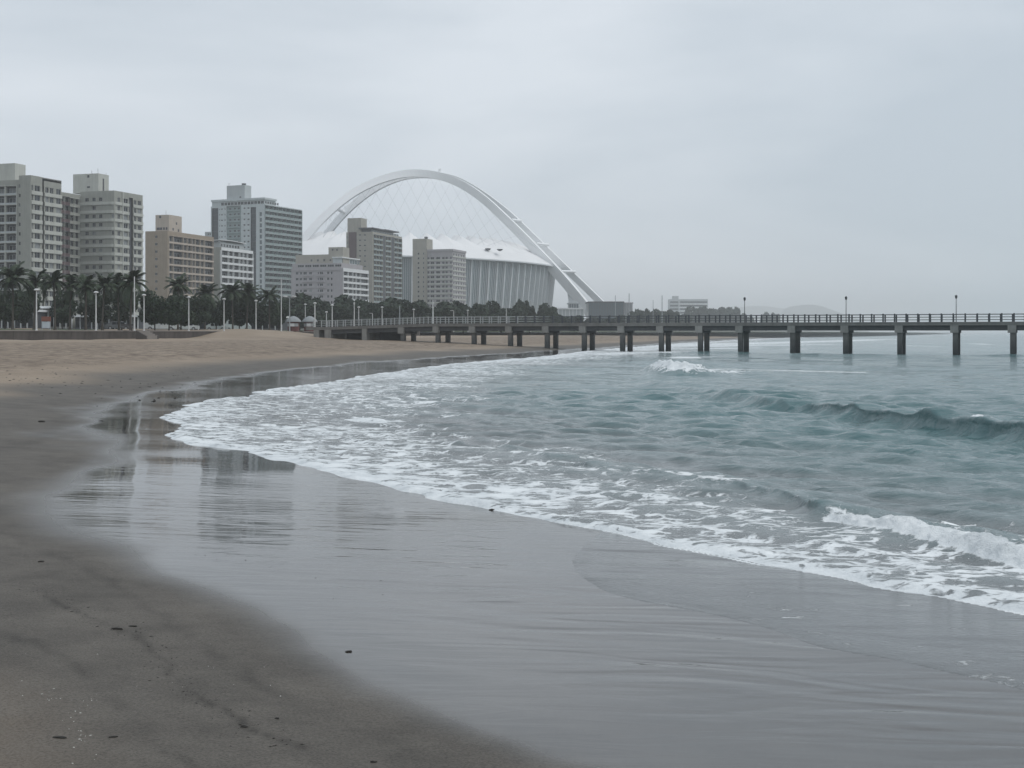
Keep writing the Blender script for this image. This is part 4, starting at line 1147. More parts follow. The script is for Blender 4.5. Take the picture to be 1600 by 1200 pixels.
b.front('S', c5, c6, 0, b.H - 1.0, [], 0.4, m=1); b.front('S', c5, c6, b.H - 1.0, b.H, []); b.front('S', c6, b.wS, 0, b.H, [])
b.shell([M_GRAN, M_DGREY, M_GREY, M_TEALP], M_ROOF)
for u0_, u1_ in ((c1, c2), (c5, c6)):
    for i in range(22):
        zt = b.H - 1.8 - i * FH
        if zt < 3: break
        b.part("glazing_panel", 'S', u0_ + 0.1, u1_ - 0.1, 0.40 if u0_ == c5 else 0.5, 0.395 if u0_ == c5 else 0.46, zt - FH + 0.25, zt, GLASS[1])
# set-back crown storey with a deep roof edge
ZC = b.z(308.2)
cr = b.box("crown_storey", 0.7, b.u('E', 432.3), 0.7, b.wS - 0.2, b.H - 0.05, ZC - 1.1, M_GRAN)
for k in range(13):
    u_ = 1.9 + k * 2.15
    if u_ < b.wS - 1.5:
        ww = b.window('S', u_, b.H + 0.25, 1.8, 1.6, 0.66, 1, 0); ww.parent = cr
for k in range(6):
    ww = b.window('E', 2.0 + k * 2.2, b.H + 0.4, 1.6, 1.3, 0.66, 1, 1); ww.parent = cr
b.box("roof_edge", 0.1, b.u('E', 432.8), 0.1, b.wS, ZC - 1.09, ZC, M_GRAN)
lh = b.box("lift_house", 2.5, 8.5, b.u('S', 375.5) - 1.0, b.u('S', 347.5) - 1.0, ZC, b.z(286.0), M_GREY)
b.box("vent_window", 2.44, 2.495, b.u('S', 369) - 1.4, b.u('S', 369) - 0.4, ZC + 0.6, ZC + 1.5, M_DGREY, lh)
mb = MB(); mb.lathe([(0.1, 0), (0.9, 0.15), (1.25, 0.8), (1.2, 1.1), (0.4, 1.15)], 12, (5, b.u('S', 370) - 1, b.z(286.0))); mb.build("satellite_dish", M_DGREY, lh)
b.aerials([(4, b.u('S', 352), 1.8), (4, b.u('S', 350), 1.6)], b.z(286.0), lh)
an = b.box("side_annexe", 4, 14, b.u('S', 331), b.u('S', 313), 0, b.z(360.5, 'S', 30), M_GREY)
for k in range(4):
    ww = b.window('S', b.u('S', 327.5 - 3 * k), b.z(360.5, 'S', 30) - 1.7, 0.9, 0.8, 3.96, 0, 0); ww.parent = an

# --- mauve grey block with glazed roof storey
b = Block("apartment_block", "mauve grey low block with white banded balconies and glazed roof storey", 535.6, 418.3, 650, 17, 455, 576.2)
FH = 3.0; WT = b.z(423.5)
us = [b.u('E', v) for v in (536.4, 544.5, 551.5, 556.8, 563.5, 575.8)]
b.front('E', 0, us[0], 0, b.H, []); b.front('E', us[0], b.wE, WT + 0.1, b.H, [], m=2)
b.balconies('E', us, WT, FH, 11, 1.2, (M_WHT, M_WHT, M_WHT, 1), par=0.85, colw=0.2, proj=0.2, win_h=1.8)
b.grid('S', [(b.u('S', v), w_) for v, w_ in ((518.0, 1.0), (512.5, 1.2), (502.0, 1.9), (497.0, 0.6), (485.0, 1.6), (476.5, 1.9), (470, 1.2), (464, 1.5))], b.z(424.0), FH, 11, 1.35)
b.part("cornice", 'S', -0.3, b.wS, -0.3, -0.004, b.z(422.0), b.z(418.5), M_MAUVE)
b.shell([M_MAUVE, M_DGREY, M_WHT], M_ROOF)
for i in range(11):
    zt = b.z(424.0) - 1.4 - i * FH
    if zt < 2.5: break
    for v0, v1 in ((508.0, 494.5), (489.0, 472.5)):
        b.part("balcony_parapet", 'S', b.u('S', v0), b.u('S', v1), -0.5, -0.004, zt - 0.9, zt - 0.05, M_MAUVE)
st = b.box("roof_storey", 1.2, b.u('E', 571), 1.6, b.wS, b.H - 0.05, b.z(410.5), M_MAUVE)
for k in range(6):
    ww = b.window('S', 1.6 + 1.4 + k * 4.2, b.H + 0.6, 3.6, 1.25, 1.16, 2, 0); ww.parent = st
s2 = b.box("glazed_storey", 3.0, b.u('E', 563), 2.0, b.u('S', 516), b.z(410.5) + 0.004, b.z(402.5), M_GRAN)
for k in range(7):
    ww = b.window('E', 4.6 + k * 3.2, b.z(410.5) + 0.25, 2.7, 2.0, 1.94, 1, 3); ww.parent = s2
b.box("roof_slab", 2.0, b.u('E', 566), 1.2, b.u('S', 516), b.z(402.5) + 0.004, b.z(400.6), M_WHT)
lt = b.box("lift_house", 4.0, 12.0, b.u('S', 532.0) + 0.5, b.u('S', 508.0), b.z(410.5) + 0.01, b.z(385.0), M_BROWNG)
for v, zz in ((526.5, 1.2), (520.5, 2.4), (521.5, 6.4), (514.5, 6.5), (511, 1.2)):
    b.box("vent_window", 3.94, 3.995, b.u('S', v) - 0.45, b.u('S', v) + 0.45, b.z(410.5) + zz, b.z(410.5) + zz + 0.9, M_DGREY, lt)
ls = b.box("service_storey", 5.0, 18.0, b.u('S', 507.5), b.wS, b.z(410.5) + 0.01, b.z(396.0), M_BROWNG)
for k in range(3):
    b.box("vent_window", 4.94, 4.995, b.u('S', 500 - 10 * k) - 0.5, b.u('S', 500 - 10 * k) + 0.5, b.z(410.5) + 1.2, b.z(410.5) + 2.3, M_DGREY, ls)

# --- taupe tower with plum side panel
b = Block("apartment_tower", "taupe apartment tower with dark vertical stripes and a canopy roof", 582.2, 362.0, 730, 18, 541.0, 627.9)
FH = 3.0; WT = b.z(365.4)
segs = [('B', 583.2, 597.6), ('D', 597.8, 601.6), ('B', 602.0, 610.6), ('D', 610.9, 615.3), ('B', 615.6, 627.7)]
b.front('E', 0, b.u('E', 583.2), 0, b.H, [])
b.front('E', b.u('E', 583.2), b.wE, WT + 0.1, b.H, [])
for kd, a_, c_ in segs:
    ua, uc = b.u('E', a_), b.u('E', c_)
    if kd == 'B':
        nb = 2 if uc - ua < 12 else 3
        b.balconies('E', list(np.linspace(ua, uc, nb + 1)), WT, FH, 17, 1.4, (M_GREY, M_BROWNG, M_TEALP, 1), par=0.8, colw=0.14, proj=0.3, win_h=2.0)
    else:
        b.front('E', ua, uc, 0, WT + 0.1, [], -0.2, m=1)
b.grid('S', [(b.u('S', 570.0), 1.35), (b.u('S', 562.3), 1.35)], b.z(365.5), FH, 17, 0.85, u1=b.u('S', 557.2), glass=1)
b.front('S', b.u('S', 557.2), b.u('S', 545.0), 0, b.H, [], -0.15, m=2)
b.grid('S', [(b.u('S', 543.0), 0.8)], b.z(368.0), FH, 17, 1.5, u0=b.u('S', 545.0), glass=2)
b.shell([M_BROWNG, M_DGREY, M_PLUM], M_ROOF)
b.box("lift_house", 1.0, 9.0, b.u('S', 560.5) - 1.0, b.u('S', 541.8), b.H - 0.05, b.z(339.6), M_BROWNG)
gl = b.box("roof_pavilion", 1.5, b.u('E', 618), 1.5, 7.5, b.H - 0.04, b.z(357.2), M_DGREY)
for k in range(11):
    ww = b.window('E', 3.2 + k * 3.6, b.H + 0.15, 3.1, 1.3, 1.44, 1, 3); ww.parent = gl
cn = MB(); cn.box(-0.8, b.u('E', 601), -0.6, 8.5, b.z(357.2) + 0.004, b.z(355.4)); cn.box(b.u('E', 601) + 0.02, b.u('E', 622.5), -0.6, 8.5, b.z(357.2) + 0.3, b.z(355.4) + 0.3); cn.build("roof_canopy", M_DGREY, b.root)

# --- pale block with stair tower
b = Block("apartment_block", "pale grey brown block with many window bands and a windowless stair tower", 707.0, 389.0, 800, 18, 667.5, 727.6)
FH = 2.98; WT = b.z(401.0)
sw = [(b.u('S', v), w_) for v, w_ in ((706.0 - 1.6, 1.0), (697.6, 1.5), (692.6, 1.6), (684.3, 2.6), (675.4, 2.4), (669.3, 1.3))]
b.grid('S', sw, WT, FH, 14, 1.5)
b.grid('E', [(b.u('E', v), 1.9) for v in (709.2, 713.0, 716.7, 720.8, 724.8)], b.z(395.3), FH, 15, 1.5)
b.bands("spandrel", 'S', 0.2, b.wS - 0.1, WT - 1.52, FH, 14, 0.95, 0.35, M_OLIVE2)
b.bands("spandrel", 'E', 0.0, b.wE, b.z(395.3) - 1.52, FH, 15, 0.95, 0.35, M_OLIVE2)
b.part("cornice", 'S', -0.5, b.wS, -0.5, -0.004, b.H - 1.3, b.H, M_MAUVE); b.part("cornice", 'E', 0.0, b.wE, -0.5, -0.004, b.H - 1.3, b.H, M_MAUVE)
b.shell([M_MAUVE, M_DGREY], M_ROOF)
y0, y1 = b.u('S', 666.8), b.u('S', 645.2)
zt_ = b.z(373.0, 'S', y0)
stw = b.box("stair_tower", -0.6, 9.5, b.wS + 0.1, y1, 0, zt_, M_BROWNG)
b.part("corner_fin", 'S', y0 - 0.25, y0 + 0.1, -1.1, -0.606, 0, b.z(391, 'S', y0), M_BROWNG)
for i in range(12):
    zt = b.z(394.6, 'S', y0) - i * FH
    if zt < 2: break
    ww = b.window('S', b.u('S', 654.6), zt - 1.3, 1.3, 1.3, -0.63, 0, 0); ww.parent = stw
    ww = b.window('S', b.u('S', 662.5), zt - 1.3, 0.8, 1.3, -0.63, 0, 1); ww.parent = stw
mb = MB(); mb.lathe([(0.2, 0), (0.9, 0.25), (1.3, 0.9), (1.0, 1.4), (0.3, 1.55)], 12, (2.5, b.u('S', 663.5), zt_)); mb.build("water_tank", M_DGREY, stw)

# ------------------------------------------------------------------ stadium
M_MEMB = paint("roof_membrane", (0.80, 0.80, 0.80), 0.6, 0.04, 0.05, streak=False)
M_ARCH = paint("arch_white_steel", (0.90, 0.91, 0.92), 0.55, 0.05, 0.05, streak=False)
M_FIN = paint("fin_white", (0.66, 0.69, 0.70), 0.6, 0.05, 0.1, streak=False)
M_LOUV = paint("louvre_aluminium", (0.56, 0.60, 0.61), 0.5, 0.06, 0.1, streak=False)
M_SCREEN = flat("stadium_inner_glass", (0.21, 0.28, 0.305), 0.22)
M_CABLE = flat("cable_steel", (0.42, 0.45, 0.47), 0.5)
def stadium():
    C = at(628, 520, 985.0)
    root = empty("stadium", (C.x, C.y, 3.5))
    tag(root, "white roofed oval stadium with a great arch and vertical fins", "stadium")
    phi = rad(22)
    A_, B_ = 120.0, 108.0
    ex, ey = Vector((math.cos(phi), math.sin(phi), 0)), Vector((-math.sin(phi), math.cos(phi), 0))
    def ell(t, k=1.0, ka=0.0):
        return ex * ((A_ * k + ka) * math.cos(t)) + ey * ((B_ * k + ka) * math.sin(t))
    def eave(t):            # the rim swings: high along the sides, lower towards the arch feet
        return 53.0 - 4.5 * (math.cos(t) * 0.5 + 0.5) ** 2 + 1.0 * math.sin(t)
    n = 240
    TT = [2 * math.pi * i / n for i in range(n)]
    # roof membrane: 48 pleats, peaks and valleys on the inner edge
    mb = MB(); rows = 9; N_ = 480; TS = [2 * math.pi * i / N_ for i in range(N_)]
    np_ = 46
    vid = []
    for j in range(rows):
        f = j / (rows - 1); row = []
        for t in TS:
            ph = (t / (2 * math.pi) * np_) % 1.0
            saw = abs(ph - 0.5) * 2            # 1 at the peak, 0 in the valley
            z = eave(t) + (19.5 - 6.8 * (1 - saw) * f ** 1.5) * math.sin(f * math.pi / 2 * 0.92) + 0.9
            k = 1.03 - 0.33 * f
            row.append(len(mb.v)); mb.v.append(tuple(ell(t, k) + Vector((0, 0, z))))
        vid.append(row)
    for j in range(rows - 1):
        for i in range(N_):
            a, b_ = i, (i + 1) % N_
            mb.f.append((vid[j][a], vid[j][b_], vid[j + 1][b_], vid[j + 1][a])); mb.m.append(0)
    mb.build("roof", M_MEMB, root)
    mb = MB(); k = len(TS)
    for i in range(0, N_, 4):
        t0, t1 = TS[i], TS[(i + 4) % N_]
        z0, z1 = eave(t0), eave(t1)
        for (ra, za, rb, zb_) in ((1.035, 0.0, 1.035, 0.9), (1.035, 0.0, 1.0, 0.0)):
            mb.quad(ell(t0, ra) + Vector((0, 0, z0 + za)), ell(t1, ra) + Vector((0, 0, z1 + za)), ell(t1, rb) + Vector((0, 0, z1 + zb_)), ell(t0, rb) + Vector((0, 0, z0 + zb_)))
    mb.build("eave_ring", M_FIN, root)
    # leaning outer wall
    KB = 0.955
    def wallpt(t, f, out=0.0):
        p = ell(t, KB + (1.0 - KB) * f, out); return p + Vector((0, 0, (eave(t) - 0.2) * f))
    mb = MB()
    for i in range(n):
        t0, t1 = TT[i], TT[(i + 1) % n]
        mb.quad(wallpt(t0, 0, -1.6), wallpt(t1, 0, -1.6), wallpt(t1, 1, -1.6), wallpt(t0, 1, -1.6))
    mb.build("inner_wall", M_SCREEN, root)
    nf = 104
    for i in range(nf):
        t = 2 * math.pi * (i + 0.5) / nf
        nrm = ell(t, 1.0).normalized(); tang = Vector((-nrm.y, nrm.x, 0))
        if nrm.y > 0.55: continue
        a, c = wallpt(t, 0.0, 0.5), wallpt(t, 1.0, 0.5)
        mb = MB()
        mb.ring_sweep([[p + tang * (-0.42) + nrm * 0.0, p + tang * 0.42, p + tang * 0.42 - nrm * 2.0, p - tang * 0.42 - nrm * 2.0] for p in (a, c)])
        mb.build("fin", M_FIN, root)
    mb = MB()
    for i in range(nf * 5):
        if i % 5 == 2: continue
        t = 2 * math.pi * (i + 0.5) / (nf * 5)
        nrm = ell(t, 1.0).normalized(); tang = Vector((-nrm.y, nrm.x, 0))
        if nrm.y > 0.55: continue
        a, c = wallpt(t, 0.0, -0.1), wallpt(t, 0.985, -0.1)
        for s_ in (-0.17,):
            mb.quad(a + tang * s_, a - tang * s_, c - tang * s_, c + tang * s_)
            mb.quad(a + tang * s_, a + tang * s_ - nrm * 0.5, c + tang * s_ - nrm * 0.5, c + tang * s_)
    o = mb.build("louvres", M_LOUV, root); o["kind"] = "stuff"
    # floodlight pods under the roof edge
    for px_, py_ in ((740.5, 388.3), (762.5, 389.4), (781, 390.5)):
        p = at(px_, py_, 906) - Vector((C.x, C.y, 3.5))
        mb = MB(); mb.lathe([(0.2, -0.9), (1.4, -0.5), (2.2, 0.4), (2.0, 0.6)], 10, p); mb.build("floodlight_pod", M_DGREY, root)
    # the arch: two ribs that join at the crown
    def rib(pts, name):
        P = chaikin(np.array([[*at(x_, y_, Yd), w_] for x_, y_, Yd, w_ in pts]), 3)
        P[:, :3] -= np.array([C.x, C.y, 3.5])
        ctr = [Vector(p[:3]) for p in P]
        mb = MB(); rg = []
        side = Vector((0.32, 1.0, 0)).normalized()
        for i, p in enumerate(ctr):
            t = (ctr[min(i + 1, len(ctr) - 1)] - ctr[max(i - 1, 0)]).normalized()
            up = side.cross(t).normalized()
            if up.z < 0: up = -up
            w = P[i, 3]
            rg.append([p + up * (w * 0.5) + side * (w * 0.42), p + up * (w * 0.5) - side * (w * 0.42), p - up * (w * 0.5) - side * (w * 0.30), p - up * (w * 0.5) + side * (w * 0.30)])
        mb.ring_sweep(rg); mb.build(name, M_ARCH, root)
        return ctr
    near = rib([(395, 500, 900, 6.5), (436, 428, 902, 6.0), (479, 368, 905, 5.3), (519, 327, 910, 5.0), (556, 298.5, 916, 5.0), (600, 278, 922, 5.0), (648, 268.5, 930, 5.2), (702, 277.5, 938, 5.5), (749, 304, 944, 5.8), (797, 349.5, 950, 6.2), (838, 391.5, 955, 6.6), (880, 437, 960, 7.0), (916, 481, 965, 7.2), (930, 500, 968, 7.2)], "arch_rib")
    far = rib([(440, 470, 930, 5.0), (480, 405, 930, 4.6), (512, 364, 930, 4.5), (536, 335, 930, 4.5), (566, 308, 932, 4.5), (598, 287, 935, 4.6), (640, 272, 940, 4.7), (702, 275, 950, 4.7), (745, 296, 962, 4.8), (790, 330, 975, 4.8), (812, 350, 980, 4.8), (848, 385, 990, 4.8), (888, 424, 1000, 4.9), (938, 472, 1010, 5.0), (962, 497, 1015, 5.0)], "arch_rib")
    org = Vector((C.x, C.y, 3.5))
    for (xa, ya, Ya, xb, yb, Yb) in ((799, 343.5, 949, 814, 345, 980), (838, 380.5, 955, 856, 382.5, 989), (876, 424.0, 959, 898, 424.5, 1001), (526, 326.5, 911, 538, 332, 930)):
        mb = MB(); mb.tube([at(xa, ya, Ya) - org, at(xb, yb, Yb) - org], 1.15, 6); mb.build("cross_beam", M_ARCH, root)
    # hanger cables fan from the ribs to the roof's inner edge
    L_ = len(near)
    for i in range(19):
        f = 0.235 + 0.47 * i / 18
        p = near[int(f * (L_ - 1))] - Vector((0, 0, 2.2))
        px_ = 800 + FPX * (p.x + org.x) / (p.y + org.y)
        for dx in (-48, 48):
            tx = max(505, min(838, px_ + dx * (0.55 + 0.55 * abs(math.sin(f * math.pi)))))
            ty = 371 + max(0, (tx - 520)) * 0.052
            q = at(tx, ty, 902 + (tx - 600) * 0.06) - org
            if q.z > p.z - 4: continue
            mb = MB(); mb.tube([p, q], 0.08, 4, cap=False); mb.build("cable", M_CABLE, root)
    mb = MB(); pk = at(687, 264.5, 936) - org; mb.box(pk.x - 0.9, pk.x + 0.9, pk.y - 1, pk.y + 1, pk.z - 1.6, pk.z + 0.3); mb.build("viewing_platform", M_ARCH, root)
    # white podium wedge beside the arch foot
    mb = MB(); a = at(886, 452, 962) - org; b_ = at(890, 486, 962) - org; c = at(912, 486, 962) - org
    mb.ring_sweep([[a, b_, c], [a + Vector((4, 22, 0)), b_ + Vector((4, 22, 0)), c + Vector((4, 22, 0))]]); mb.build("podium", M_FIN, root)
stadium()

# ------------------------------------------------------------------ low buildings and things by the stadium
M_GBLK = flat("hall_dark_glass", (0.09, 0.125, 0.14), 0.25)
def hall(px0, px1, ytop, ybot, Y, name, label, mat, depth, cols=0, floors=0, colmat=None, cat="building"):
    a, c = at(px0, ytop, Y), at(px1, ybot, Y)
    w = c.x - a.x; z0 = min(c.z, 4.0); h = a.z - z0
    root = empty(name, (a.x, Y, z0))
    mb = MB(); mb.box(0, w, 0, depth, 0, h); mb.build("wall", mat, root)
    mb = MB(); mb.box(-0.6, w + 0.6, -0.6, depth + 0.6, h + 0.004, h + 0.9); mb.build("roof", colmat or M_GREY, root)
    for i in range(cols + 1 if cols else 0):
        x_ = w * i / cols; mb = MB(); mb.box(x_ - 0.18, x_ + 0.18, -0.4, -0.004, 0, h - 0.05); mb.build("mullion", colmat or M_GREY, root)
    return tag(root, label, cat)
hall(920, 974, 473.0, 497, 900, "glass_hall", "low dark glass hall to the right of the arch foot", M_GBLK, 30, 13, colmat=M_DGREY)
hall(974.5, 988, 474.5, 497, 905, "office_building", "small pale grey building joined to the dark glass hall", M_GREY, 25, 6, colmat=M_MAUVE)
hall(889, 904, 475.0, 492, 880, "pavilion_building", "small grey pavilion before the arch's near foot", M_GBLK, 16, 4, colmat=M_GREY)
hall(856, 912, 483.5, 492, 760, "covered_walkway", "long low pale canopy in front of the stadium", M_GREY, 6, 10, colmat=M_WHT)

def far_hotel():
    Y = 1900.0
    root = empty("hotel_building", at(1046, 497, Y)); root.location.z = 4
    tag(root, "long pale hotel block fading in the haze beyond the pier", "building")
    sc_ = Y / FPX
    W = (1106 - 1046) * sc_; Hh = (520 - 467.5) * sc_ - 1
    mb = MB(); mb.box(0, W, 0, 18, 0, Hh); mb.build("wall", M_GREY, root)
    for i in range(8):
        z = Hh - 3.2 - i * 5.2
        if z < 4: break
        mb = MB(); mb.box(1, 13, -0.25, -0.01, z - 2.4, z); mb.build("window", GLASS[1], root)
        mb = MB(); mb.box(16, W - 1, -0.25, -0.01, z - 2.4, z); mb.build("window", GLASS[1], root)
        mb = MB(); mb.box(13.5, W + 0.3, -1.2, -0.26, z - 5.0, z - 3.2); mb.build("balcony", M_WHT, root)
    mb = MB(); mb.box(5.5, 14, 3, 14, Hh + 0.01, (520 - 462.5) * sc_ - 1); mb.build("lift_house", M_GREY, root)
far_hotel()

# radio masts and tall poles far behind the pier
for px_, yt, Y_, lb in ((983, 458.5, 700, "tall far pole with a cluster head behind the glass hall"), (961.5, 461.5, 690, "thin far pole in front of the glass hall"), (1034.5, 461.5, 720, "dark far pole with a thick top left of the hazy hotel"),
                        (978, 473, 640, "short far pole with a dark round top before the pale office"), (1020.5, 469, 760, "thin far pole between the palms and the dark pole")):
    lamp(px_, yt, Y_, lb, "lantern", base=4.0, m=M_LGREY, group="far street poles", thick=3.2 if px_ in (983, 1034.5) else 2.4)

# ------------------------------------------------------------------ headland
def hill(name, label, pts, Y, depth, mat):
    """ridge whose skyline passes the given photo points"""
    P = chaikin(np.array(pts, float), 2)
    mb = MB(); prof = []
    rnd = random.Random(5)
    fs = [-1.0, -0.7, -0.4, -0.15, 0.0, 0.2, 0.5, 1.0]
    rows = []
    for x_, y_ in P:
        a = at(x_, y_, Y); h = max(a.z - 2.0, 0.0)
        rows.append([(a.x, Y + depth * f, 1.0 + max(0.0, h * (1 - abs(f) ** 1.5) * (1 + rnd.uniform(-0.06, 0.06) * (f != 0)))) for f in fs])
    for r_ in rows: mb.v += r_
    k = len(fs)
    for i in range(len(rows) - 1):
        for j in range(k - 1):
            a = i * k + j; mb.f.append((a, a + k, a + k + 1, a + 1)); mb.m.append(0)
    o = mb.build(name, mat, smooth=True)
    return tag(o, label, kind="structure")
M_HILL = ground_mat("hill_scrub", (0.03, 0.045, 0.03), (0.055, 0.07, 0.045), 0.02)
hill("hill", "faint bluff on the horizon beyond the pier", [(1218, 497), (1224, 484), (1232, 479), (1250, 476.5), (1270, 475.5), (1284, 478), (1300, 484), (1315, 489), (1335, 497)], 7200, 320, M_HILL)
hill("hill", "very faint far ridge above the hazy shore trees", [(1060, 497), (1110, 487), (1150, 480), (1185, 477), (1220, 481), (1262, 490), (1290, 497)], 8700, 250, M_HILL)

# ------------------------------------------------------------------ trees
def leaf_mat(name, a, b_):
    m, nt, b = mat_base(name)
    oi = N(nt, "ShaderNodeNewGeometry"); tc = N(nt, "ShaderNodeTexCoord")
    n1 = N(nt, "ShaderNodeTexNoise", Scale=0.7, Detail=4.0); nt.links.new(tc.outputs["Object"], n1.inputs["Vector"])
    ad = N(nt, "ShaderNodeMath", operation='MULTIPLY_ADD'); nt.links.new(oi.outputs["Random Per Island"], ad.inputs[0]); ad.inputs[1].default_value = 0.45
    nt.links.new(n1.outputs["Fac"], ad.inputs[2])
    nt.links.new(ramp(nt, ad.outputs[0], [(0.35, a), (0.95, b_)]), b.inputs["Base Color"])
    b.inputs["Roughness"].default_value = 0.6; b.inputs["Specular IOR Level"].default_value = 0.25
    return m
M_LEAF = leaf_mat("tree_leaves", (0.012, 0.024, 0.014), (0.032, 0.052, 0.028))
M_LEAF2 = leaf_mat("coastal_tree_leaves", (0.014, 0.026, 0.018), (0.036, 0.054, 0.034))
M_FROND = leaf_mat("palm_fronds", (0.012, 0.024, 0.014), (0.036, 0.054, 0.028))
M_BARK = paint("tree_bark", (0.055, 0.047, 0.040), 0.9, 0.3, 2.0)
M_PTRUNK = paint("palm_bark", (0.075, 0.066, 0.056), 0.9, 0.3, 2.0)

def crown_mesh(seed, rx, rz, leaves, size, mat, flat_=0.55):
    rg = np.random.default_rng(seed)
    nc = 22
    cl = []
    for i in range(nc):
        a = rg.uniform(0, 6.28); rr = math.sqrt(rg.uniform(0.05, 1)) * 0.72
        zz = rg.uniform(-0.75, 0.62) * math.sqrt(max(0.05, 1 - rr ** 2))
        cl.append((rx * rr * math.cos(a), rx * rr * math.sin(a), rz * zz, rg.uniform(0.28, 0.46) * rx))
    V, F = [], []
    for i in range(leaves):
        c = cl[rg.integers(nc)]
        d_ = rg.normal(size=3); d_ /= np.linalg.norm(d_)
        r_ = c[3] * rg.uniform(0.72, 1.06) ** 0.6
        p = np.array([c[0] + d_[0] * r_, c[1] + d_[1] * r_, c[2] + d_[2] * r_ * 0.85])
        nrm = d_ + rg.normal(0, 0.7, 3); nrm /= np.linalg.norm(nrm)
        u = np.cross(nrm, rg.normal(size=3)); u /= np.linalg.norm(u); v = np.cross(nrm, u)
        s_ = size * rg.uniform(0.55, 1.25)
        k = len(V)
        V += [tuple(p - u * s_), tuple(p - v * s_ * 0.55), tuple(p + u * s_), tuple(p + v * s_ * 0.55)]
        F.append((k, k + 1, k + 2, k + 3))
    me = bpy.data.meshes.new("crown"); me.from_pydata(V, [], F); me.materials.append(mat); me.update()
    return me

def trunk_mesh(seed, h, rx, rz, mat):
    rg = random.Random(seed); mb = MB()
    mb.tube([(0, 0, -0.2), (0.05, 0.02, h * 0.3), (-0.05, 0.05, h * 0.62), (0.0, 0.0, h)], [0.26, 0.19, 0.15, 0.10], 8)
    for i in range(6):
        a = i * 1.05 + rg.uniform(-0.3, 0.3); l = rx * rg.uniform(0.45, 0.75); z0 = h * rg.uniform(0.45, 0.75)
        mb.tube([(0, 0, z0), (l * 0.45 * math.cos(a), l * 0.45 * math.sin(a), z0 + rz * 0.30), (l * math.cos(a), l * math.sin(a), h + rz * rg.uniform(0.0, 0.25))], [0.11, 0.08, 0.03], 6)
    return mb.mesh("trunk", mat)
CROWNS = {k: [crown_mesh(40 + 7 * i + k * 100, 4.0, 4.0, 3600, 0.40 if k == 0 else 0.60, M_LEAF if k == 0 else M_LEAF2) for i in range(3)] for k in (0, 1)}
TRUNKS = [trunk_mesh(60 + i, 3.0, 4.0, 4.0, M_BARK) for i in range(3)]
TREE_N = [0]
def tree(px, ytop, Y, rpx, label, kind=0, squash=1.0, group="trees behind the promenade", name="broadleaf_tree"):
    """broad-leaved tree whose crown top is at photo row ytop and whose half width is rpx"""
    p = at(px, ytop, Y); gz = ground_z(p.x, p.y)
    R_ = rpx * Y / FPX; H = max(p.z - gz, 1.5)
    i = TREE_N[0]; TREE_N[0] += 1
    root = empty(name, (p.x, p.y, gz), random.uniform(0, 6.28))
    rz = R_ / 4.0 * squash
    bot = 0.20 * H if kind == 0 else 0.10 * H
    zc = (H + bot) / 2; hh = (H - bot) / 2
    link("crown", CROWNS[kind][i % 3], root, (0, 0, zc), (0, 0, i * 1.3), (R_ / 3.6, R_ / 3.6, hh / 3.55))
    link("trunk", TRUNKS[i % 3], root, (0, 0, 0), (0, 0, 0), (R_ / 5.0, R_ / 5.0, zc / 3.3))
    tag(root, label, "tree", group)

# palms: every frond a part
def frond_mesh(seed, L, droop):
    rg = random.Random(seed); mb = MB()
    n = 13; pts = []
    for i in range(n + 1):
        f = i / n
        pts.append(Vector((L * (f - 0.16 * f * f), 0, L * (0.52 * f - droop * f * f))))
    mb.tube(pts, [0.045 * (1 - 0.8 * i / n) + 0.008 for i in range(n + 1)], 4)
    for i in range(1, n + 1):
        for q in (0.0, 0.5):
            if i + q > n: continue
            a = pts[i].lerp(pts[min(i + 1, n)], q); t = (pts[min(i + 1, n)] - pts[i - 1]).normalized()
            f = (i + q) / n
            ll = L * 0.30 * (math.sin(math.pi * (0.12 + 0.80 * f)) ** 0.7) * rg.uniform(0.85, 1.1)
            for s_ in (-1, 1):
                tip = a + t * ll * 0.55 + Vector((0, s_ * ll * 0.78, -ll * rg.uniform(0.25, 0.5)))
                w = t * 0.055
                mid = a.lerp(tip, 0.5) + Vector((0, 0, 0.04 * ll))
                mb.poly([a - w, mid - w * 1.2, tip, mid + w * 1.2, a + w])
    return mb.mesh("frond", M_FROND)
FRONDS = [frond_mesh(i, 2.9, d_) for i, d_ in enumerate((0.42, 0.62, 0.88, 1.15))]
def palm(px, ytop, Y, label, lean=0.0, rpx=None, n=29):
    p = at(px, ytop, Y); gz = ground_z(p.x, p.y); H = p.z - gz
    k = (rpx * Y / FPX / 2.5) if rpx else 1.0
    hz_ = H - 1.15 * k
    root = empty("palm_tree", (p.x - lean, p.y, gz))
    rg = random.Random(int(px * 13))
    mb = MB()
    m_ = 12; P = [(lean * (i / m_) ** 1.6, 0, -0.15 + (hz_ + 0.15) * i / m_) for i in range(m_ + 1)]
    rr = [0.21 - 0.07 * min(1, i / 3) + (0.018 if i % 2 else 0) for i in range(m_ + 1)]; rr[0] = 0.27; rr[-1] = 0.20
    mb.tube(P, rr, 8); mb.build("trunk", M_PTRUNK, root)
    for i in range(n):
        f = i / n
        lvl = 0 if f < 0.22 else 1 if f < 0.5 else 2 if f < 0.8 else 3
        el = [0.75, 0.40, 0.10, -0.25][lvl] + rg.uniform(-0.26, 0.26)
        az = i * 2.399 + rg.uniform(-0.5, 0.5); s_ = k * rg.uniform(0.70, 1.14)
        link("frond", FRONDS[lvl], root, (lean, 0, hz_ - 0.04 * lvl), (0, -el, az), (s_, s_, s_))
    tag(root, label, "palm tree", "palms along the promenade")
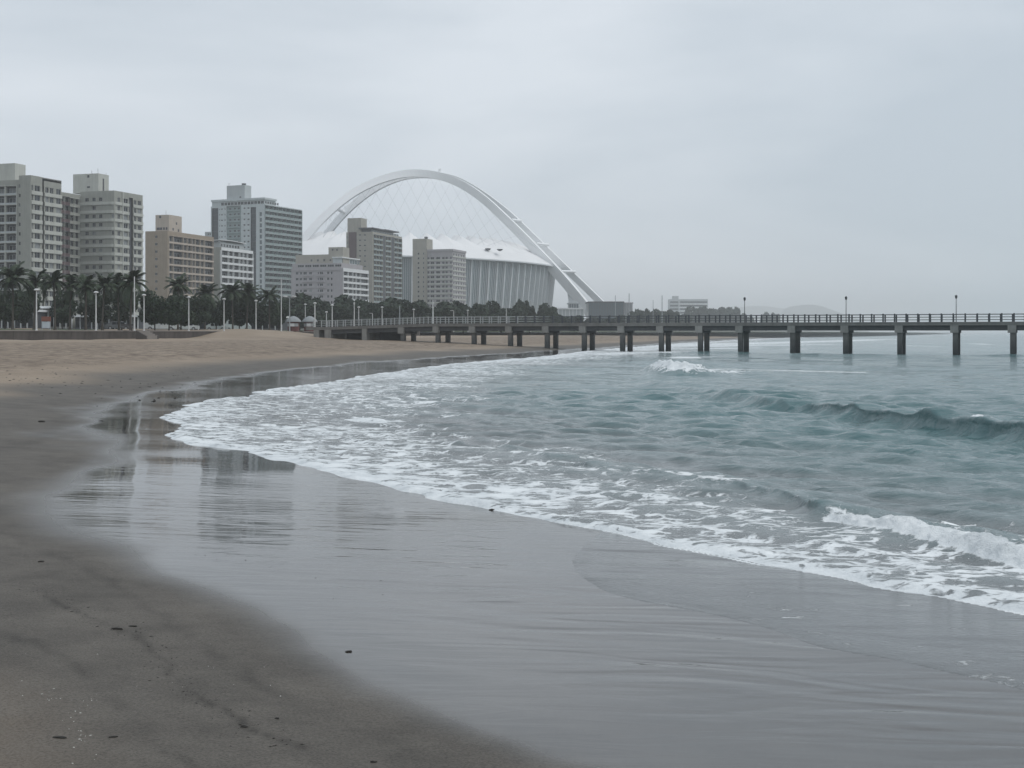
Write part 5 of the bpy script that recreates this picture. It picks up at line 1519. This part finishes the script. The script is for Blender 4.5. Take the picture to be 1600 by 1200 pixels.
for px_, yt, Y_, r_, ln, lb in ((20, 424, 186, 30, 0.0, "big palm at the left picture edge before the loggia wing"), (56, 432, 196, 25, 0.3, "palm behind the leftmost white lamp post"), (84, 431, 190, 24, -0.2, "palm with an upright crown right of the leftmost lamp"),
                           (111, 437, 200, 23, 0.2, "palm in the middle of the left palm row, before the plum balconies"), (134, 438, 178, 25, 0.0, "palm standing forward on the lawn left of the second lamp"),
                           (163, 436, 194, 24, 0.3, "palm just right of the second white lamp post"), (183, 437, 200, 23, -0.3, "palm between the second lamp and the tall flag pole"), (206, 431, 184, 26, 0.2, "palm behind the tall flag pole beside the rounded block"),
                           (278, 438, 215, 22, 0.0, "palm rising from dark trees before the tan block's balconies"), (322, 450, 232, 22, 0.2, "palm before the gap between the tan and white blocks"), (362, 447, 236, 22, -0.2, "palm before the middle of the white block"),
                           (388, 449, 240, 21, 0.3, "palm before the white block's right edge"), (421, 455, 244, 22, 0.0, "palm before the glassy tower, left of the flag pole")):
    palm(px_, yt, Y_, lb, ln, r_)

# extra low palms and shrubs thicken the row
for px_, yt, Y_, r_, lb in ((8, 446, 215, 26, "dark low tree behind the big palm at the left edge"), (40, 454, 225, 20, "dark low tree between the first two palms"), (98, 451, 222, 20, "dark low tree filling the palm row below the plum balconies"), (150, 452, 226, 24, "dark low tree behind the second lamp"), (192, 450, 222, 22, "dark low tree behind the flag pole palms"),
                           (242, 452, 200, 26, "wide dark tree before the tan block's blank side wall"), (264, 462, 192, 24, "dark rounded tree left of the fourth lamp"), (283, 458, 206, 26, "tall dark tree behind the fourth lamp"), (305, 460, 226, 22, "dark tree between the fourth and fifth lamps"),
                           (338, 459, 238, 22, "dark tree behind the fifth lamp"), (374, 458, 246, 24, "dark tree below the white block"), (408, 463, 250, 22, "dark tree below the glassy tower's left corner"), (436, 467, 262, 18, "small dark tree beside the tall flag pole")):
    tree(px_, yt, Y_, r_, lb, 0, 0.9)
for px_, yt, Y_, r_, lb in ((468, 459.5, 330, 30, "broad dark tree behind the domed kiosks"), (494, 464, 335, 24, "broad dark tree right of the domed kiosks"), (523, 466, 338, 25, "rounded dark tree below the mauve block's left front"), (544, 463, 344, 26, "rounded dark tree below the mauve block's corner"), (570, 469, 342, 22, "lower dark tree below the mauve block's white balconies"),
                           (598, 463.5, 348, 32, "large rounded dark tree below the taupe tower"), (622, 470, 352, 22, "lower dark tree below the taupe tower's right edge"), (650, 468, 356, 28, "dark tree below the stair tower"), (682, 469.5, 360, 30, "broad dark tree below the pale block"), (706, 472, 366, 22, "dark tree below the pale block's right half"),
                           (724, 475, 372, 20, "smaller tree below the pale block's right edge"), (742, 472.5, 380, 18, "tree before the stadium's first clear fins"), (760, 472, 390, 22, "rounded tree before the stadium's middle fins"), (783, 477, 396, 22, "low tree before the stadium's middle fins"), (801, 475, 404, 16, "small tree left of the two tall slim trees"),
                           (853, 475.5, 440, 17, "rounded tree before the stadium's right end")):
    tree(px_, yt, Y_, r_, lb, 1, 0.85, "tree belt behind the pier")
for px_, yt, Y_, r_, lb in ((813.5, 466, 420, 11, "tall slim tree before the stadium, left one of two"), (827.5, 468, 424, 11, "tall slim tree before the stadium, right one of two")):
    tree(px_, yt, Y_, r_, lb, 1, 2.4, "tree belt behind the pier")
# hazy shore trees
for px_, yt, Y_, r_, lb in ((868, 489, 520, 14, "low bush at the stadium's right end"), (896, 492, 520, 20, "low bush beneath the arch foot"), (935, 494, 640, 20, "low bush before the dark glass hall"), (968, 493, 660, 16, "low bush before the glass hall's right end"),
                           (995, 482, 760, 14, "hazy rounded tree just right of the pale office"), (1008, 481, 780, 9, "hazy slim tree right of the pale office"), (1022, 484, 800, 14, "hazy tree left of the dark far pole"), (1041, 482.5, 820, 14, "hazy tree right of the dark far pole"), (1062, 486, 860, 18, "hazy low tree before the hotel's left end")):
    tree(px_, yt, Y_, r_, lb, 1, 0.9, "hazy shore trees beyond the pier")
for px_, yt, Y_, r_, lb in ((1086, 480, 1250, 16, "hazy tree before the hotel, leftmost of the dense clump"), (1106, 477.5, 1260, 20, "hazy tree before the hotel's right end"), (1126, 478.5, 1270, 18, "hazy tree in the middle of the dense clump"), (1143, 481, 1280, 14, "hazy tree near the clump's right end"), (1148, 478, 1290, 8, "hazy upright tree ending the dense clump on the right"),
                           (1166, 488.5, 1500, 11, "faint hazy bush by the first pier lamp"), (1196, 488.5, 1600, 9, "faint hazy bush right of the first pier lamp"), (1210, 487.5, 1640, 8, "faint hazy bush nearest the bluff")):
    tree(px_, yt, Y_, r_, lb, 1, 0.9, "hazy shore trees beyond the pier")

# ------------------------------------------------------------------ small things along the promenade
M_BRICK = paint("kiosk_red_brick", (0.11, 0.045, 0.042), 0.9, 0.2, 1.0)
M_DOME = paint("kiosk_roof_grey", (0.26, 0.28, 0.29), 0.7, 0.1, 0.8)
def kiosk(px, Y, label):
    p = at(px, 513, Y); gz = ground_z(p.x, p.y)
    root = empty("kiosk", (p.x, p.y, gz))
    k = Y / FPX
    mb = MB(); R_ = 11.5 * k
    mb.lathe([(R_ * 0.80, 0), (R_ * 0.80, 14.5 * k)], 12); mb.build("wall", M_BRICK, root)
    mb = MB(); mb.lathe([(R_ * 1.08, 14.4 * k), (R_ * 1.08, 15.2 * k), (R_ * 0.92, 18.2 * k), (R_ * 0.58, 21.5 * k), (R_ * 0.22, 23.4 * k), (0.05, 23.8 * k)], 16)
    mb.build("domed_roof", M_DOME, root, smooth=True)
    for a in (-2.2, -1.57, -0.9):
        x_, y_ = R_ * 0.81 * math.cos(a), R_ * 0.81 * math.sin(a)
        mb = MB(); mb.box(-0.38, 0.38, -0.06, 0.0, 0.9, 1.45); mb.build("serving_hatch", M_WHT if a == -1.57 else M_LGREY, root, (x_, y_, 0), (0, 0, a + rad(90)))
    tag(root, label, "kiosk", "domed kiosks at the pier entrance")
kiosk(458.5, 236, "red brick kiosk with grey domed roof, nearer the flag pole"); kiosk(484, 240, "red brick kiosk with grey domed roof, nearer the pier railing")

def sign(px, y0, y1, Y, label):
    p = at(px, 511, Y); gz = ground_z(p.x, p.y); k = Y / FPX
    root = empty("information_sign", (p.x, p.y, gz))
    mb = MB(); mb.box(-6 * k, 6 * k, -0.08, 0.08, (511 - y1) * k, (511 - 497) * k); mb.build("panel", flat("sign_pale_panel", (0.50, 0.55, 0.58), 0.4), root)
    mb = MB(); mb.box(-7 * k, 7 * k, -0.1, 0.1, (511 - 496.5) * k, (511 - y0) * k); mb.build("header", flat("sign_rust_header", (0.20, 0.075, 0.05), 0.6), root)
    for sx in (-6.4, 6.4):
        mb = MB(); mb.box(sx * k - 0.05, sx * k + 0.05, -0.05, 0.05, 0, (511 - 496.5) * k); mb.build("leg", M_LGREY, root)
    tag(root, label, "sign")
sign(72, 489, 507, 170, "pale sign board with rust red header on the lawn between palms")

def bench(px, Y, label):
    p = at(px, 514, Y); gz = ground_z(p.x, p.y)
    root = empty("bench", (p.x, p.y, gz), rad(8)); m = flat("bench_dark_wood", (0.035, 0.032, 0.03), 0.7)
    for y_ in (-0.2, 0.0, 0.2):
        mb = MB(); mb.box(-0.8, 0.8, y_ - 0.08, y_ + 0.08, 0.42, 0.46); mb.build("seat_slat", m, root)
    for z_ in (0.6, 0.78):
        mb = MB(); mb.box(-0.8, 0.8, 0.28, 0.32, z_, z_ + 0.13); mb.build("back_slat", m, root)
    for sx in (-0.65, 0.65):
        mb = MB(); mb.box(sx - 0.06, sx + 0.06, -0.26, 0.27, 0, 0.415); mb.build("leg", m, root)
    tag(root, label, "bench")
bench(198, 172, "dark wooden bench on the promenade left of the flag pole")

def van(px, Y, L, H, body, label, head=1):
    p = at(px, 512, Y); gz = ground_z(p.x, p.y)
    root = empty("parked_van" if H > 1.8 else "parked_car", (p.x, p.y, gz), rad(6))
    prof = [(-L / 2, 0.35), (L / 2, 0.35), (L / 2, 0.95), (L / 2 - 0.25, 1.1), (L / 2 - 0.95, H - 0.08), (L / 2 - 1.2, H), (-L / 2 + 0.1, H), (-L / 2, H - 0.15)]
    if H < 1.8: prof = [(-L / 2, 0.35), (L / 2, 0.35), (L / 2, 0.85), (L / 2 - 1.0, 0.98), (L / 2 - 1.7, H), (-L / 2 + 1.0, H), (-L / 2 + 0.3, 0.98), (-L / 2, 0.9)]
    mb = MB(); mb.ring_sweep([[(x_, -0.88, z_) for x_, z_ in prof], [(x_, 0.88, z_) for x_, z_ in prof]]); mb.build("body", body, root)
    for i in range(3):
        x0_ = -L / 2 + 0.75 + i * (L - 2.3) / 3
        if H < 1.8: x0_ = -0.95 + i * 0.72
        w_ = (L - 2.6) / 3 if H > 1.8 else 0.62
        mb = MB(); mb.box(x0_, x0_ + w_, -0.90, -0.884, H * 0.62, H * 0.90); mb.build("window", GLASS[0], root)
    for sx in (-L / 2 + 0.85, L / 2 - 0.85):
        for sy in (-0.80, 0.80):
            w = MB(); w.ring_sweep([[(sx + r_ * math.cos(a * math.pi / 8), sy + y_, 0.33 + r_ * math.sin(a * math.pi / 8)) for a in range(16)] for y_, r_ in ((-0.1, 0.31), (-0.08, 0.33), (0.08, 0.33), (0.1, 0.31))])
            tyre = w.build("wheel", flat("tyre_rubber", (0.02, 0.02, 0.02), 0.8), root)
            w = MB(); yy = sy - 0.115 if sy < 0 else sy + 0.105
            w.ring_sweep([[(sx + 0.19 * math.cos(a * math.pi / 6), yy + e_, 0.33 + 0.19 * math.sin(a * math.pi / 6)) for a in range(12)] for e_ in (0, 0.01)]); w.build("rim", M_LGREY, tyre)
    tag(root, label, "van" if H > 1.8 else "car", "vehicles parked on the road")
M_CARW = flat("vehicle_white", (0.55, 0.58, 0.58), 0.3); M_CARG = flat("vehicle_grey", (0.10, 0.11, 0.12), 0.3)
van(252, 220, 5.2, 2.2, M_CARW, "white van parked under the dark trees left of the fourth lamp")
van(292, 224, 4.2, 1.5, M_CARW, "white car parked behind the fourth lamp post")
van(338, 250, 4.2, 1.5, M_CARW, "white car parked behind the fifth lamp post")
van(186, 218, 4.3, 1.5, M_CARG, "dark car parked behind the palms by the flag pole")
van(372, 262, 5.2, 2.2, M_CARW, "white van parked behind the sixth lamp post")

# ground-floor shop rows under the blocks; dark grey walls have shade painted in
def shop_row(px0, px1, ytop, Y, label, wall, n):
    a, c = at(px0, ytop, Y), at(px1, ytop, Y); gz = ground_z(a.x, a.y)
    W = c.x - a.x; h = a.z - gz
    root = empty("shop_row", (a.x, Y, gz))
    mb = MB(); mb.box(0, W, 0.6, 9, 0, h); mb.build("wall", wall, root)
    mb = MB(); mb.box(-0.4, W + 0.4, -1.0, 9.2, h + 0.004, h + 0.45); mb.build("canopy", M_WHT, root)
    for i in range(n):
        x0_ = W * (i + 0.12) / n; x1_ = W * (i + 0.88) / n
        mb = MB(); mb.box(x0_, x1_, 0.52, 0.596, 0.35, h - 0.6); mb.build("shop_window", GLASS[0], root)
        mb = MB(); mb.box(x1_ + 0.05, x1_ + W * 0.14 / n, 0.1, 0.52, 0, h - 0.01); mb.build("pillar", M_WHT, root)
    tag(root, label, "shop")
shop_row(-8, 52, 487, 255, "low shop row with white canopy behind the leftmost palms", M_DGREY, 6)
shop_row(56, 112, 482, 262, "low shop row with white canopy below the olive block", M_OLIVE, 6)
shop_row(116, 215, 495.5, 258, "low shop row with white canopy below the rounded block", M_DGREY, 11)
shop_row(300, 440, 496.5, 300, "long low shop row with white canopy behind the parked vehicles", M_DGREY, 14)
shop_row(735, 800, 493, 470, "low pale shop row before the stadium, half hidden by trees", M_GREY, 7)

# ------------------------------------------------------------------ drift on the sand
M_WEED = paint("dry_kelp", (0.022, 0.02, 0.017), 0.7, 0.3, 6.0, streak=False)
M_SHELL = flat("shell_white", (0.55, 0.54, 0.50), 0.5)
def lump(px, py, rad_, label, seed, flatz=0.45, long_=1.6):
    P = unproj([(px, py)])[0]; z = float(sand_h(np.array([P[0]]), np.array([P[1]]))[0][0])
    rg = random.Random(seed); bm = bmesh.new()
    bmesh.ops.create_icosphere(bm, subdivisions=2, radius=1.0)
    for v in bm.verts:
        k = 1 + rg.uniform(-0.28, 0.22); v.co = Vector((v.co.x * rad_ * long_ * k, v.co.y * rad_ * k, v.co.z * rad_ * flatz * k))
    me = bpy.data.meshes.new("kelp_lump"); bm.to_mesh(me); bm.free(); me.materials.append(M_WEED)
    o = link("kelp_lump", me, None, (P[0], P[1], z + rad_ * flatz * 0.35), (0, 0, rg.uniform(-0.5, 0.5)))
    tag(o, label, "kelp", "kelp lumps washed up on the sand")
for i, (px_, py_, r_, lb) in enumerate(((545, 1018.5, 0.018, "lone dark kelp lump lying on the mirror-wet sand"), (381, 1136, 0.017, "dark kelp lump on the damp sand below the film edge"), (433, 1123, 0.012, "small dark kelp lump just up-slope of the larger one"), (583, 1191, 0.015, "dark kelp lump at the bottom edge of the damp sand"),
                                     (93, 1153, 0.015, "flat dark kelp lump among the shells at the lower left"), (177, 1152, 0.012, "flat dark kelp lump right of the shell trail"), (64, 878, 0.022, "dark kelp lump on the damp sand left of the mirror"), (183, 983, 0.020, "long dark kelp strand at the middle of the drift line"),
                                     (207, 979, 0.015, "small dark kelp strand ending the drift line"), (65, 659.5, 0.07, "dark kelp lump on the upper damp sand near the left edge"), (768, 797, 0.03, "dark kelp lump caught at the foam edge"))):
    lump(px_, py_, r_, lb, 70 + i, 0.5, 2.6 if "strand" in lb or "flat" in lb else 1.5)

def debris():
    rg = np.random.default_rng(77); mb = MB()
    def bit(x_, y_, s_, m):
        z = float(sand_h(np.array([x_]), np.array([y_]))[0][0]); a = rg.uniform(0, 3.14); l = s_ * rg.uniform(0.8, 2.4)
        c, s2 = math.cos(a), math.sin(a)
        base = [(x_ + c * l, y_ + s2 * l, z), (x_ - s2 * s_ * .6, y_ + c * s_ * .6, z), (x_ - c * l, y_ - s2 * l, z), (x_ + s2 * s_ * .6, y_ - c * s_ * .6, z)]
        top = (x_ + rg.normal(0, s_ * .2), y_ + rg.normal(0, s_ * .2), z + s_ * rg.uniform(0.35, 0.7))
        for i in range(4): mb.poly([base[i], base[(i + 1) % 4], top], m)
    def scatter(pts, n, sx, sy, s_, m):
        P = unproj(chaikin(np.array(pts, float), 1))
        L = np.r_[0, np.cumsum(np.linalg.norm(np.diff(P, axis=0), axis=1))]
        for _ in range(n):
            t = rg.uniform(0, L[-1]); x_ = np.interp(t, L, P[:, 0]) + rg.normal(0, sx); y_ = np.interp(t, L, P[:, 1]) + rg.normal(0, sy)
            bit(x_, y_, s_ * rg.uniform(0.5, 1.5), m)
    scatter([(60, 920), (100, 945), (150, 970), (215, 990), (255, 1030), (270, 1060), (310, 1095), (370, 1125), (450, 1165)], 150, 0.10, 0.10, 0.007, 0)
    scatter([(60, 1075), (75, 1092), (120, 1100), (150, 1090)], 12, 0.05, 0.05, 0.0045, 1)
    scatter([(100, 1135), (115, 1110), (150, 1088)], 14, 0.05, 0.07, 0.0045, 1)
    scatter([(130, 1180), (135, 1130), (128, 1170)], 12, 0.05, 0.07, 0.0045, 1)
    scatter([(10, 1040), (60, 1060), (120, 1050), (260, 980), (420, 1160)], 14, 0.3, 0.3, 0.005, 1)
    scatter([(310, 860), (400, 890), (480, 905), (600, 925)], 18, 0.3, 0.25, 0.007, 0)
    scatter([(0, 580), (60, 572), (140, 563), (230, 557), (330, 552)], 110, 0.8, 2.0, 0.032, 0)
    scatter([(0, 590), (60, 586), (120, 582)], 22, 0.8, 1.2, 0.028, 0)
    scatter([(0, 556), (120, 552), (300, 548), (460, 546)], 120, 1.2, 4.0, 0.05, 0)
    o = mb.build("beach_debris", [M_WEED, M_SHELL])
    tag(o, "scattered bits of weed, twigs and shell along the drift lines", kind="stuff")
debris()

# drops thrown up by the breaking roll
def spray():
    rg = np.random.default_rng(5); mb = MB()
    P = ROLL; n = len(P)
    for _ in range(520):
        t = rg.uniform(0.61, 0.99) * (n - 1); i = int(t); f = t - i
        p = P[i] * (1 - f) + P[min(i + 1, n - 1)] * f
        q = rg.normal(0.02, 0.14)
        v = lean_dir(P)
        x_, y_ = p + v * q
        z_ = 0.34 + abs(rg.normal(0, 0.055)) - 0.5 * max(q - 0.1, 0)
        s_ = rg.uniform(0.003, 0.009)
        a = [(x_ + s_, y_, z_), (x_, y_ + s_, z_), (x_ - s_, y_, z_), (x_, y_ - s_, z_)]
        for k in range(4):
            mb.poly([a[k], a[(k + 1) % 4], (x_, y_, z_ + s_)]); mb.poly([a[(k + 1) % 4], a[k], (x_, y_, z_ - s_)])
    tag(mb.build("sea_spray", flat("spray_white", (0.75, 0.78, 0.79), 0.6)), "fine drops thrown up along the breaking roll", kind="stuff")
spray()

# ------------------------------------------------------------------ damp sea air
def build_haze():
    hb = MB(); hb.box(-11000, 11000, -9600, 11500, -4.0, 190.0)
    m = bpy.data.materials.new("haze_air"); m.use_nodes = True
    nt = m.node_tree; nt.nodes.clear()
    out = nt.nodes.new("ShaderNodeOutputMaterial")
    pv = nt.nodes.new("ShaderNodeVolumePrincipled")
    pv.inputs["Color"].default_value = (0.97, 0.99, 1.0, 1)
    pv.inputs["Density"].default_value = 0.00028
    pv.inputs["Anisotropy"].default_value = 0.0
    nt.links.new(pv.outputs["Volume"], out.inputs["Volume"])
    o = hb.build("haze", m)
    tag(o, "pale sea haze hanging over the bay", kind="stuff")
build_haze()
